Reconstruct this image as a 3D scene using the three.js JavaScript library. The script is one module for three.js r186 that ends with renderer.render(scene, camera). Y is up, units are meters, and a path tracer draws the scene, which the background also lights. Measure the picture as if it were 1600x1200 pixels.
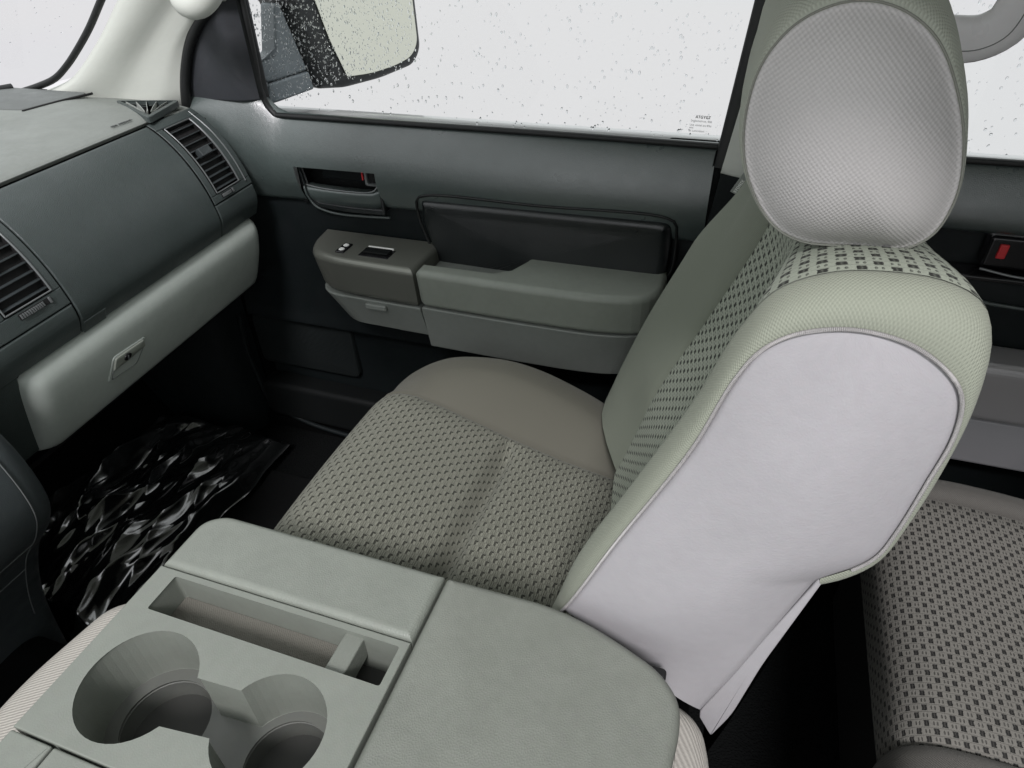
import * as THREE from 'three';
import { RoundedBoxGeometry } from 'three/addons/geometries/RoundedBoxGeometry.js';
import { mergeGeometries } from 'three/addons/utils/BufferGeometryUtils.js';
import { FontLoader } from 'three/addons/loaders/FontLoader.js';
import { TextGeometry } from 'three/addons/geometries/TextGeometry.js';

// ------------------------------------------------------------------ camera, sky, sun, exposure
// The cabin: x runs to the rear of the vehicle, y up, -z to the passenger's side. The floor is y = 0.
const scene = new THREE.Scene();
const camera = new THREE.PerspectiveCamera(60.06, 4 / 3, 0.02, 2000);
camera.position.set(0, 1.13, 0);
camera.up.set(-0.17309, 0.79794, -0.57735);
camera.lookAt(-0.27641, 1.13 - 0.60199, -0.74913);
scene.add(camera);

const renderer = new THREE.WebGLRenderer({ antialias: true });
renderer.toneMapping = THREE.LinearToneMapping;
renderer.toneMappingExposure = 1.4;
renderer.shadowMap.enabled = true;
renderer.setSize(1024, 768);

{ // overcast sky: three times brighter overhead than at the horizon
  const w = 128, h = 64, d = new Float32Array(w * h * 4);
  for (let j = 0; j < h; j++) for (let i = 0; i < w; i++) {
    const e = Math.sin(((j + 0.5) / h - 0.5) * Math.PI), l = 0.70 * (1 + 0.7 * Math.max(0, e)), k = (j * w + i) * 4;
    d[k] = 0.97 * l; d[k + 1] = 1.0 * l; d[k + 2] = 1.02 * l; d[k + 3] = 1;
  }
  const t = new THREE.DataTexture(d, w, h, THREE.RGBAFormat, THREE.FloatType);
  t.mapping = THREE.EquirectangularReflectionMapping; t.magFilter = THREE.LinearFilter; t.needsUpdate = true;
  scene.background = t; scene.environment = t;
}
const sun = new THREE.DirectionalLight(new THREE.Color(1.0, 0.955, 0.985), 2.3);
sun.position.set(0.26, 1.2, 1.0).multiplyScalar(6); sun.castShadow = true;
sun.shadow.radius = 24; sun.shadow.mapSize.set(2048, 2048);
Object.assign(sun.shadow.camera, { left: -3, right: 3, top: 3, bottom: -3, near: 0.1, far: 20 });
scene.add(sun, sun.target);

// ------------------------------------------------------------------ helpers
let seed = 7;
const rnd = () => { seed = (seed * 1664525 + 1013904223) >>> 0; return seed / 4294967296; };
const V = (x, y, z) => new THREE.Vector3(x, y, z);
const lerp = (a, b, t) => a + (b - a) * t;
const clamp = (x, a = 0, b = 1) => Math.min(b, Math.max(a, x));
const sstep = (a, b, x) => { const t = clamp((x - a) / (b - a)); return t * t * (3 - 2 * t); };
// y of a polyline [[x, y], ...] at x (x ascending)
const at = (pl, x) => { if (x <= pl[0][0]) return pl[0][1]; for (let i = 1; i < pl.length; i++) if (x <= pl[i][0]) return lerp(pl[i - 1][1], pl[i][1], (x - pl[i - 1][0]) / (pl[i][0] - pl[i - 1][0])); return pl[pl.length - 1][1]; };
function curve(pts, n, closed = false) { // smooth 2-D curve, evenly spaced
  const c = new THREE.CatmullRomCurve3(pts.map(p => V(p[0], p[1], 0)), closed, 'centripetal');
  c.arcLengthDivisions = 800;
  return c.getSpacedPoints(n).slice(0, closed ? n : n + 1).map(p => [p.x, p.y]);
}
function poly(pts, n) { // evenly spaced points on a polyline, corners kept soft
  const out = []; let L = 0; const l = [0];
  for (let i = 1; i < pts.length; i++) l.push(L += Math.hypot(pts[i][0] - pts[i - 1][0], pts[i][1] - pts[i - 1][1]));
  for (let k = 0; k <= n; k++) { const s = L * k / n; let i = 1; while (i < pts.length - 1 && l[i] < s) i++; const t = (s - l[i - 1]) / (l[i] - l[i - 1] || 1); out.push([lerp(pts[i - 1][0], pts[i][0], t), lerp(pts[i - 1][1], pts[i][1], t)]); }
  return out;
}
function roundPoly(pts, r, n = 6) { // corners of a closed polygon rounded; r a number or one per corner
  const out = [], N = pts.length;
  for (let i = 0; i < N; i++) {
    const p = pts[i], a = pts[(i + N - 1) % N], b = pts[(i + 1) % N], ri = Array.isArray(r) ? r[i] : r;
    const la = Math.hypot(a[0] - p[0], a[1] - p[1]), lb = Math.hypot(b[0] - p[0], b[1] - p[1]);
    if (!ri) { out.push(p); continue; }
    const d = Math.min(ri, la / 2.05, lb / 2.05);
    const A = [p[0] + (a[0] - p[0]) * d / la, p[1] + (a[1] - p[1]) * d / la], B = [p[0] + (b[0] - p[0]) * d / lb, p[1] + (b[1] - p[1]) * d / lb];
    for (let k = 0; k <= n; k++) { const t = k / n; out.push([(1 - t) * (1 - t) * A[0] + 2 * t * (1 - t) * p[0] + t * t * B[0], (1 - t) * (1 - t) * A[1] + 2 * t * (1 - t) * p[1] + t * t * B[1]]); }
  }
  return out;
}
const rect = (x0, x1, y0, y1) => [[x0, y0], [x1, y0], [x1, y1], [x0, y1]];
function densify(pts, step) { const o = []; for (let i = 0; i < pts.length; i++) { const a = pts[i], b = pts[(i + 1) % pts.length], n = Math.max(1, Math.round(Math.hypot(b[0] - a[0], b[1] - a[1]) / step)); for (let k = 0; k < n; k++) o.push([lerp(a[0], b[0], k / n), lerp(a[1], b[1], k / n)]); } return o; }
function finish(pos, uv, idx) {
  const g = new THREE.BufferGeometry();
  g.setAttribute('position', new THREE.Float32BufferAttribute(pos, 3));
  g.setAttribute('uv', new THREE.Float32BufferAttribute(uv, 2));
  g.setIndex(idx); g.computeVertexNormals(); return g;
}
function loft(rows, { skip, uvs, us = 0, vs = 0 } = {}) { // rows of points; uv runs in metres
  const m = rows.length, n = rows[0].length, pos = [], uv = [], idx = [];
  const mid = rows[m >> 1], U = [0]; for (let j = 1; j < n; j++) U.push(U[j - 1] + Math.hypot(mid[j][0] - mid[j - 1][0], mid[j][1] - mid[j - 1][1], mid[j][2] - mid[j - 1][2]));
  const c = n >> 1; let v = 0;
  for (let i = 0; i < m; i++) {
    if (i) v += Math.hypot(rows[i][c][0] - rows[i - 1][c][0], rows[i][c][1] - rows[i - 1][c][1], rows[i][c][2] - rows[i - 1][c][2]);
    for (let j = 0; j < n; j++) { pos.push(...rows[i][j]); if (uvs) uv.push(...uvs(i, j, rows[i][j])); else uv.push(U[j] + us, v + vs); }
  }
  for (let i = 0; i < m - 1; i++) for (let j = 0; j < n - 1; j++) { if (skip && skip(i, j)) continue; const a = i * n + j, b = a + 1, d = a + n, e = d + 1; idx.push(a, d, b, b, d, e); }
  return finish(pos, uv, idx);
}
// a padded piece: its outline lies on the surface f(u, v, height); rounded edges, domed by crown
function pillow(outline, f, { depth = 0.01, r = 0.006, crown = 0, rings = 8, k = 2, cx, cy } = {}) {
  let area = 0; const N = outline.length;
  for (let i = 0; i < N; i++) { const a = outline[i], b = outline[(i + 1) % N]; area += a[0] * b[1] - b[0] * a[1]; }
  const o = area < 0 ? outline.slice().reverse() : outline;
  let sx = 0, sy = 0; for (const p of o) { sx += p[0]; sy += p[1]; } sx = cx ?? sx / N; sy = cy ?? sy / N;
  const nor = o.map((p, i) => { const a = o[(i + N - 1) % N], b = o[(i + 1) % N], dx = b[0] - a[0], dy = b[1] - a[1], l = Math.hypot(dx, dy) || 1; return [-dy / l, dx / l]; });
  const R = [[0, -depth], [0, -r]];
  for (let q = 1; q <= 4; q++) { const t = q / 4 * Math.PI / 2; R.push([r * (1 - Math.cos(t)), -r + r * Math.sin(t)]); }
  const rows = R.map(([d, h]) => o.map((p, i) => [p[0] + nor[i][0] * d, p[1] + nor[i][1] * d, h]));
  const last = rows[rows.length - 1];
  for (let q = 1; q <= rings; q++) { const s = 1 - q / rings; rows.push(last.map(p => [sx + (p[0] - sx) * s, sy + (p[1] - sy) * s, crown * (1 - Math.pow(s, k))])); }
  const pos = [], uv = [], idx = [];
  for (const row of rows) for (const p of row) { pos.push(...f(p[0], p[1], p[2])); uv.push(p[0], p[1]); }
  for (let i = 0; i < rows.length - 1; i++) for (let j = 0; j < N; j++) { const a = i * N + j, b = i * N + (j + 1) % N, d = a + N, e = b + N; if (i === rows.length - 2) idx.push(a, b, d); else idx.push(a, b, d, b, e, d); }
  return finish(pos, uv, idx);
}
function tube(pts, r, seg = 40, rad = 6, closed = false, flat = 1) {
  const g = new THREE.TubeGeometry(new THREE.CatmullRomCurve3(pts.map(p => V(...p)), closed, 'centripetal'), seg, r, rad, closed);
  return g;
}
const shapeOf = pts => { const s = new THREE.Shape(pts.map(p => new THREE.Vector2(p[0], p[1]))); return s; };
function extrude(outline, depth, bevel, holes = [], seg = 3) { // lies in x-y, grows towards +z by depth in all
  const s = shapeOf(outline); for (const h of holes) s.holes.push(new THREE.Path(h.map(p => new THREE.Vector2(p[0], p[1]))));
  const g = new THREE.ExtrudeGeometry(s, { depth: depth - 2 * bevel, bevelEnabled: bevel > 0, bevelThickness: bevel, bevelSize: bevel, bevelOffset: -bevel, bevelSegments: seg, steps: 1, curveSegments: 8 });
  g.translate(0, 0, bevel); return g;
}
// plan view (x, z) extruded upwards between y0 and y1
function slab(outline, y0, y1, bevel, holes = [], seg = 3) { const g = extrude(outline.map(p => [p[0], -p[1]]), y1 - y0, bevel, holes.map(h => h.map(p => [p[0], -p[1]])), seg); g.rotateX(-Math.PI / 2); g.translate(0, y0, 0); return g; }
const boxg = (x0, x1, y0, y1, z0, z1, r = 0.003) => { const g = new RoundedBoxGeometry(Math.abs(x1 - x0), Math.abs(y1 - y0), Math.abs(z1 - z0), 3, r); g.translate((x0 + x1) / 2, (y0 + y1) / 2, (z0 + z1) / 2); return g; };
const planar = (g, f) => { const p = g.attributes.position, u = g.attributes.uv; for (let i = 0; i < p.count; i++) u.setXY(i, ...f(p.getX(i), p.getY(i), p.getZ(i))); return g; };
const wall = (outline, y0, y1, s = 1, cx = 0, cz = 0) => { const o = [...outline, outline[0]]; return loft([o.map(p => [p[0], y1, p[1]]), o.map(p => [p[0], lerp(y1, y0, 0.5), p[1]]), o.map(p => [cx + (p[0] - cx) * s, y0, cz + (p[1] - cz) * s])]); };
const merge = gs => mergeGeometries(gs.map(g => { const q = g.index ? g.toNonIndexed() : g.clone(); for (const k of Object.keys(q.attributes)) if (!['position', 'normal', 'uv'].includes(k)) q.deleteAttribute(k); return q; }));

const used = {};
const numbered = n => { const c = used[n] = (used[n] ?? -1) + 1; return c ? `${n}_${String(c).padStart(3, '0')}` : n; };
function mesh(name, geo, m, parent, data) { const o = new THREE.Mesh(geo || new THREE.BufferGeometry(), m); o.name = name; o.castShadow = o.receiveShadow = true; if (data) o.userData = data; parent.add(o); return o; }
function thing(name, label, category, group) { const o = new THREE.Group(); o.name = numbered(name); o.userData = { label, category }; if (group) o.userData.group = group; scene.add(o); return o; }
function single(name, geo, m, label, category, group) { const o = mesh(numbered(name), geo, m, scene, { label, category }); if (group) o.userData.group = group; return o; }
function struct(name, geo, m) { return mesh(name, geo, m, scene, { kind: 'structure' }); }

// ------------------------------------------------------------------ textures
function noiseGrid(n, s) { let q = s; const r = () => { q = (q * 1664525 + 1013904223) >>> 0; return q / 4294967296; }; const a = new Float32Array(n * n); for (let i = 0; i < n * n; i++) a[i] = r(); return a; }
const grids = {};
function tnoise(x, y, n, s = 1) { // tileable value noise over the unit square, n cells
  const g = grids[n + '_' + s] ??= noiseGrid(n, s * 977 + n);
  const fx = ((x % 1) + 1) % 1 * n, fy = ((y % 1) + 1) % 1 * n, i = Math.floor(fx), j = Math.floor(fy), u = fx - i, v = fy - j, a = u * u * (3 - 2 * u), b = v * v * (3 - 2 * v);
  const q = (p, r) => g[((r + n) % n) * n + (p + n) % n];
  return lerp(lerp(q(i, j), q(i + 1, j), a), lerp(q(i, j + 1), q(i + 1, j + 1), a), b);
}
function tex(size, f, metres, srgb = false) { // f(x, y) -> value or [r, g, b] in 0..1
  const d = new Uint8Array(size * size * 4);
  for (let j = 0; j < size; j++) for (let i = 0; i < size; i++) { const c = f(i / size, j / size), k = (j * size + i) * 4; for (let q = 0; q < 3; q++) d[k + q] = 255 * clamp(Array.isArray(c) ? c[q] : c); d[k + 3] = 255; }
  const t = new THREE.DataTexture(d, size, size, THREE.RGBAFormat);
  t.wrapS = t.wrapT = THREE.RepeatWrapping; t.magFilter = THREE.LinearFilter; t.minFilter = THREE.LinearMipmapLinearFilter; t.generateMipmaps = true;
  if (srgb) t.colorSpace = THREE.SRGBColorSpace;
  t.repeat.set(1 / metres, 1 / metres); t.needsUpdate = true; return t;
}
const sr = v => v <= 0.0031308 ? v * 12.92 : 1.055 * Math.pow(v, 1 / 2.4) - 0.055;
// leather-like grain: cells of about 1.5 mm
function worley(x, y, n, s) { const g = grids['w' + n + s] ??= noiseGrid(n * 2, s * 31 + n); let b = 9, b2 = 9; const fx = x * n, fy = y * n, ci = Math.floor(fx), cj = Math.floor(fy); for (let j = -1; j < 2; j++) for (let i = -1; i < 2; i++) { const p = (ci + i + n) % n, q = (cj + j + n) % n, dx = ci + i + g[q * n * 2 + p] - fx, dy = cj + j + g[q * n * 2 + p + n] - fy, d = Math.hypot(dx, dy); if (d < b) { b2 = b; b = d; } else if (d < b2) b2 = d; } return b2 - b; }
const grainTex = tex(512, (x, y) => clamp(0.25 + 0.9 * Math.sqrt(worley(x, y, 48, 3)) * 0.7 + 0.25 * (tnoise(x, y, 24, 2) - 0.5)), 0.11);
const softTex = tex(512, (x, y) => 0.45 * tnoise(x, y, 170, 4) + 0.35 * tnoise(x, y, 84, 5) + 0.2 * tnoise(x, y, 24, 6), 0.16);
const wearTex = tex(256, (x, y) => 0.82 + 0.32 * (tnoise(x, y, 5, 7) - 0.5) + 0.25 * (tnoise(x, y, 19, 8) - 0.5) + 0.12 * (tnoise(x, y, 70, 9) - 0.5), 0.37);
const tint = (c, amp, n = 0, s = 11) => tex(256, (x, y) => { const k = 1 + amp * (0.55 * (tnoise(x, y, 4, s) - 0.5) + 0.5 * (tnoise(x, y, 13, s + 1) - 0.5) + 0.45 * (tnoise(x, y, 64, s + 2) - 0.5)); return [sr(c[0] * k), sr(c[1] * k), sr(c[2] * k)]; }, 0.43, true);
// basket weave: dark eyelets with a thread across them alternate with ribbed blocks (cells of 8.5 mm)
function weave(c, dark, seedN, open = false) {
  const n = 8, cell = (x, y) => {
    const X = x * n, Y = y * n, i = Math.floor(X), j = Math.floor(Y), u = X - i, v = Y - j, hole = (i + j) % 2 === 0;
    const wob = 0.10 * (tnoise(x, y, 40, seedN) - 0.5);
    if (hole) {
      const e = open ? Math.max(Math.abs(u - 0.5 + wob) / 0.28, Math.abs(v - 0.5) / 0.37) : Math.min(Math.max(Math.abs(u - 0.46 + wob) / 0.17, Math.abs(v - 0.5) / 0.43), Math.max(Math.abs(u - 0.62 + wob) / 0.26, Math.abs(v - 0.84) / 0.13));
      const thread = 0.22 * Math.exp(-Math.pow((u - 0.5 + wob) / 0.06, 2));
      const q = sstep(0.8, 1.1, e), line = 1 - 0.22 * sstep(0.40, 0.49, Math.abs(v - 0.5)); return [Math.max(q * (0.6 + 0.4 * line), 0.02 + thread * 0.55), Math.max(q * line, 0.03 + thread)];
    }
    const rib = 0.5 + 0.5 * Math.cos((u - 0.5) * 6.283 * 3), inb = sstep(0.46, 0.36, Math.abs(v - 0.5)) * sstep(0.47, 0.4, Math.abs(u - 0.5));
    if (open) { const e2 = Math.min(Math.hypot((u - 0.30) / 0.09, (v - 0.5) / 0.28), Math.hypot((u - 0.70) / 0.09, (v - 0.5) / 0.28)), q = sstep(0.6, 1.1, e2), line = 1 - 0.22 * sstep(0.40, 0.49, Math.abs(v - 0.5)); return [(0.55 + 0.45 * q) * (0.5 + 0.5 * line), (0.42 + 0.58 * q) * line]; }
    const line = 1 - 0.22 * sstep(0.40, 0.49, Math.abs(v - 0.5)); return [0.56 + 0.44 * rib * inb, (0.70 + 0.30 * lerp(0.8, rib, inb)) * line];
  };
  const size = 512, m = n * 0.0085;
  const bump = tex(size, (x, y) => cell(x, y)[0] - 0.05 * tnoise(x, y, 150, 3), m);
  const map = tex(size, (x, y) => { const a = cell(x, y)[1], k = 0.93 + 0.14 * tnoise(x, y, 128, seedN + 1); return [0, 1, 2].map(q => sr(lerp(dark[q], c[q] * k, a))); }, m, true);
  return { map, bump };
}
// ribbed knit: diagonal cords with small stitches, 3 mm apart
function knit(c, amt, ax = 1, ay = 1, pitch = 0.0032, stitch = 0.6) {
  const n = 16, m = n * pitch, f = (x, y) => { const a = (ax * x + ay * y) * n, b = (ay * x - ax * y) * n; return 0.5 + 0.5 * Math.cos(a * 6.283) * (stitch > 1 ? Math.cos(b * 6.283) : 1 - stitch * 0.5 + stitch * 0.5 * Math.cos(b * 6.283)) + 0.12 * (tnoise(x, y, 64, 21) - 0.5); };
  return { bump: tex(512, f, m), map: tex(512, (x, y) => { const k = 1 - amt + amt * 1.15 * f(x, y); return c.map(q => sr(q * k)); }, m, true) };
}

// ------------------------------------------------------------------ materials
const C = (r, g, b) => new THREE.Color().setRGB(r, g, b);
function plastic(c, rough, { bump = 0.00012, amp = 0.12, spec = 0.5, s = 11, coat = 0 } = {}) {
  const m = new THREE.MeshPhysicalMaterial({ map: tint(c, amp, 0, s), roughness: 1, roughnessMap: wearTex, specularIntensity: spec * 2, bumpMap: grainTex, bumpScale: bump, side: THREE.DoubleSide });
  m.roughness = rough / 0.84; if (coat) { m.clearcoat = coat; m.clearcoatRoughness = 0.36; m.ior = 1.75; } return m;
}
function plain(c, rough, extra = {}) { return new THREE.MeshPhysicalMaterial({ color: C(...c), roughness: rough, side: THREE.DoubleSide, ...extra }); }
const M = {};
M.darkPlastic = plastic([0.040, 0.048, 0.050], 0.50, { bump: 0.00018 });
M.dashPad = plastic([0.19, 0.205, 0.188], 0.6, { bump: 0.00022, s: 15 });
M.dashFace = plastic([0.046, 0.058, 0.056], 0.46, { bump: 0.0004, s: 19 });
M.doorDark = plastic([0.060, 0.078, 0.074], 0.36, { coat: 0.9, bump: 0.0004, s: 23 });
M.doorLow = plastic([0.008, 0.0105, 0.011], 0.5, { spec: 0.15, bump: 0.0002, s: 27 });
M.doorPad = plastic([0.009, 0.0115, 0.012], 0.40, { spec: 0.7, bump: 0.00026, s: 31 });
M.glove = plastic([0.40, 0.44, 0.405], 0.48, { bump: 0.00012, s: 35 });
M.armPad = plastic([0.225, 0.245, 0.212], 0.50, { bump: 0.00022, s: 39 });
M.armLow = plastic([0.185, 0.20, 0.183], 0.5, { bump: 0.00012, s: 41 });
M.bronze = plain([0.185, 0.19, 0.165], 0.33, { metalness: 0.45, bumpMap: softTex, bumpScale: 0.00006 });
M.console = plastic([0.178, 0.194, 0.168], 0.48, { bump: 0.0004, amp: 0.14, s: 43 });
M.lid = plastic([0.160, 0.172, 0.148], 0.46, { bump: 0.0004, amp: 0.16, s: 47 });
M.organizer = plastic([0.172, 0.187, 0.162], 0.5, { bump: 0.00016, amp: 0.12, s: 51 });
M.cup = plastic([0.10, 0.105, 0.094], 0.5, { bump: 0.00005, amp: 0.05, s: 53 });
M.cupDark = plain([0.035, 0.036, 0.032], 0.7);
M.mat = (() => { const t = tex(128, (x, y) => 0.5 + 0.5 * Math.sin(x * 6.283 * 16) * Math.sin(y * 6.283 * 16), 0.04); return new THREE.MeshStandardMaterial({ color: C(0.115, 0.112, 0.094), roughness: 0.85, bumpMap: t, bumpScale: 0.0006, side: THREE.DoubleSide }); })();
M.black = plain([0.006, 0.007, 0.007], 0.5, { specularIntensity: 0.35 });
M.rubber = plain([0.006, 0.007, 0.007], 0.55);
M.gap = plain([0.004, 0.004, 0.004], 0.9);
M.blackGloss = plain([0.010, 0.010, 0.011], 0.22);
M.chromeDark = plain([0.16, 0.17, 0.17], 0.28, { metalness: 0.4 });
M.pale = plastic([0.56, 0.58, 0.53], 0.7, { bump: 0.00008, amp: 0.05, s: 55 });
M.handle = plastic([0.72, 0.71, 0.71], 0.35, { bump: 0.00003, amp: 0.04, s: 57 });
M.red = plain([0.55, 0.03, 0.035], 0.4);
M.white = plain([0.75, 0.75, 0.72], 0.5);
M.carpet = (() => { const t = tex(256, (x, y) => tnoise(x, y, 128, 61), 0.12); return new THREE.MeshPhysicalMaterial({ color: C(0.004, 0.0045, 0.0045), roughness: 1, specularIntensity: 0.15, bumpMap: t, bumpScale: 0.002, side: THREE.DoubleSide }); })();
const seatCol = [0.185, 0.19, 0.152];
const wv = weave(seatCol, [0.022, 0.022, 0.017], 71), wvB = weave([0.31, 0.34, 0.275], [0.010, 0.010, 0.008], 75, true), wvR = weave([0.150, 0.145, 0.128], [0.004, 0.004, 0.0035], 77, true);
const fabric = (o, rough = 0.95, bs = 0.0008) => new THREE.MeshPhysicalMaterial({ map: o.map, bumpMap: o.bump, bumpScale: bs, roughness: rough, sheen: 0.25, sheenRoughness: 0.6, sheenColor: C(0.5, 0.52, 0.48), side: THREE.DoubleSide });
M.weave = fabric(wv, 0.95, 0.0026);
M.weaveBack = fabric(wvB, 0.95, 0.0026);
M.weaveRear = fabric(wvR, 0.9, 0.0026);
M.knitRoll = fabric(knit([0.36, 0.38, 0.32], 0.13, 1, 0, 0.0030, 2), 0.95, 0.0004);
M.knitBand = fabric(knit([0.265, 0.285, 0.228], 0.15, 1, 0, 0.0026, 2), 0.95, 0.0004);
M.knitHead = fabric(knit([0.50, 0.485, 0.475], 0.13, 1, 0, 0.0032, 2), 0.95, 0.0003);
M.knitGrey = fabric(knit([0.110, 0.108, 0.086], 0.16, 1, 0, 0.0016, 0.6), 0.95, 0.0003);
M.knitSide = fabric(knit([0.195, 0.215, 0.17], 0.16, 1, 0, 0.0016, 0.6), 0.95, 0.0003);
M.knitRib = fabric(knit([0.40, 0.385, 0.345], 0.34, 1, 0, 0.0032, 0.4), 0.95, 0.0006);
M.knitRear = fabric(knit([0.125, 0.12, 0.108], 0.35, 1, 1, 0.003, 0.5), 0.9, 0.0006);
M.panelCloth = new THREE.MeshPhysicalMaterial({ map: tint([0.325, 0.318, 0.328], 0.09, 0, 63), bumpMap: softTex, bumpScale: 0.00018, roughness: 0.85, sheen: 0.2, sheenRoughness: 0.5, side: THREE.DoubleSide });
M.thread = plain([0.10, 0.105, 0.09], 0.9);
M.seam = plain([0.19, 0.195, 0.17], 0.95);
M.film = new THREE.MeshPhysicalMaterial({ color: C(0.008, 0.009, 0.009), roughness: 0.14, ior: 2.1, clearcoat: 1, clearcoatRoughness: 0.1, side: THREE.DoubleSide });
M.glass = new THREE.MeshPhysicalMaterial({ color: C(0.79, 0.80, 0.79), transmission: 1, thickness: 0, roughness: 0, ior: 1.22, side: THREE.DoubleSide });
M.screen = new THREE.MeshPhysicalMaterial({ color: C(0.80, 0.80, 0.80), transmission: 1, thickness: 0, roughness: 0, ior: 1.02, side: THREE.DoubleSide });
M.water = new THREE.MeshPhysicalMaterial({ color: C(0.92, 0.94, 0.95), transmission: 1, thickness: 0.002, roughness: 0, ior: 1.33 });
M.ground = new THREE.MeshStandardMaterial({ map: tint([0.42, 0.415, 0.416], 0.03, 0, 81), roughness: 0.95 });
M.paint = plain([0.6, 0.6, 0.6], 0.3, { clearcoat: 1 });

// ------------------------------------------------------------------ the setting
{ const g = new THREE.CircleGeometry(600, 64); g.rotateX(-Math.PI / 2); g.translate(0, -0.55, 0); struct('ground', g, M.ground); }
{ // cab floor, bulkhead and rear wall in black carpet
  struct('floor', merge([boxg(-1.5, 1.05, -0.05, 0.0, -1.12, 0.75, 0.005)]), M.carpet);
  const bw = loft([[-1.12, 0], [-0.6, 0], [-0.2, 0], [0.3, 0], [0.75, 0]].map(([z]) => [[-1.30, 0.0, z], [-1.40, 0.12, z], [-1.44, 0.3, z], [-1.42, 0.55, z], [-1.36, 0.8, z]]));
  struct('bulkhead_wall', bw, M.carpet);
  struct('transmission_tunnel_floor', boxg(-1.42, 0.2, 0.0, 0.2, -0.33, 0.0, 0.05), M.carpet);
  struct('rear_wall', boxg(1.0, 1.05, 0, 1.27, -1.12, 0.75, 0.005), M.carpet);
  struct('door_sill_floor', boxg(-1.45, 1.05, -0.1, 0.03, -1.19, -1.06, 0.01), M.carpet);
  struct('front_jamb_wall', boxg(-1.50, -1.075, 0.0, 0.80, -1.14, -1.10, 0.01), M.carpet);
  struct('centre_jamb_wall', boxg(-0.13, 0.24, 0.0, 0.79, -1.14, -1.10, 0.01), M.carpet);
  struct('roof', boxg(-0.62, 1.05, 1.29, 1.34, -1.08, -0.16, 0.01), M.pale);
}

// ------------------------------------------------------------------ dashboard
const DP = curve([[-0.975, 0.832], [-0.945, 0.822], [-0.92, 0.806], [-0.89, 0.775], [-0.866, 0.735], [-0.852, 0.695], [-0.847, 0.66], [-0.86, 0.625], [-0.880, 0.56], [-0.905, 0.48]], 60).map(p => [p[1], p[0]]).reverse();
const dashX = y => at(DP, y), dz = z => 0.055 * (z + 0.45);
function dface(z, y, h) { const s = (dashX(y + 0.004) - dashX(y - 0.004)) / 0.008, l = Math.hypot(1, s); return [dashX(y) + dz(z) + h / l, y - h * s / l, z]; } // a point on the front of the dash, h proud of it
function dpatch(z0, z1, y0, y1, h = 0, r = 0.005) { // a moulded panel on the dash front with rounded edges
  const side = (a, b, n) => { const o = []; for (const t of [0, 0.1, 0.3, 0.55, 0.8, 1]) o.push(a + Math.sign(b - a) * r * t); for (let i = 1; i < n; i++) o.push(lerp(a, b, i / n)); for (const t of [1, 0.8, 0.55, 0.3, 0.1, 0]) o.push(b - Math.sign(b - a) * r * t); return o.sort((p, q) => (p - q) * Math.sign(b - a)); };
  const drop = d => d >= r ? 0 : r - Math.sqrt(Math.max(0, r * r - (r - d) * (r - d)));
  const zs = side(z0, z1, 10), ys = side(y0, y1, 24);
  const rows = ys.map(y => zs.map(z => dface(z, y, h - Math.max(drop(Math.min(Math.abs(z - z0), Math.abs(z - z1))), drop(Math.min(Math.abs(y - y0), Math.abs(y - y1)))))));
  return loft(rows);
}
const dash = thing('dashboard', 'dark grey dashboard with pale padded top along the left of the picture', 'dashboard');
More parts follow.
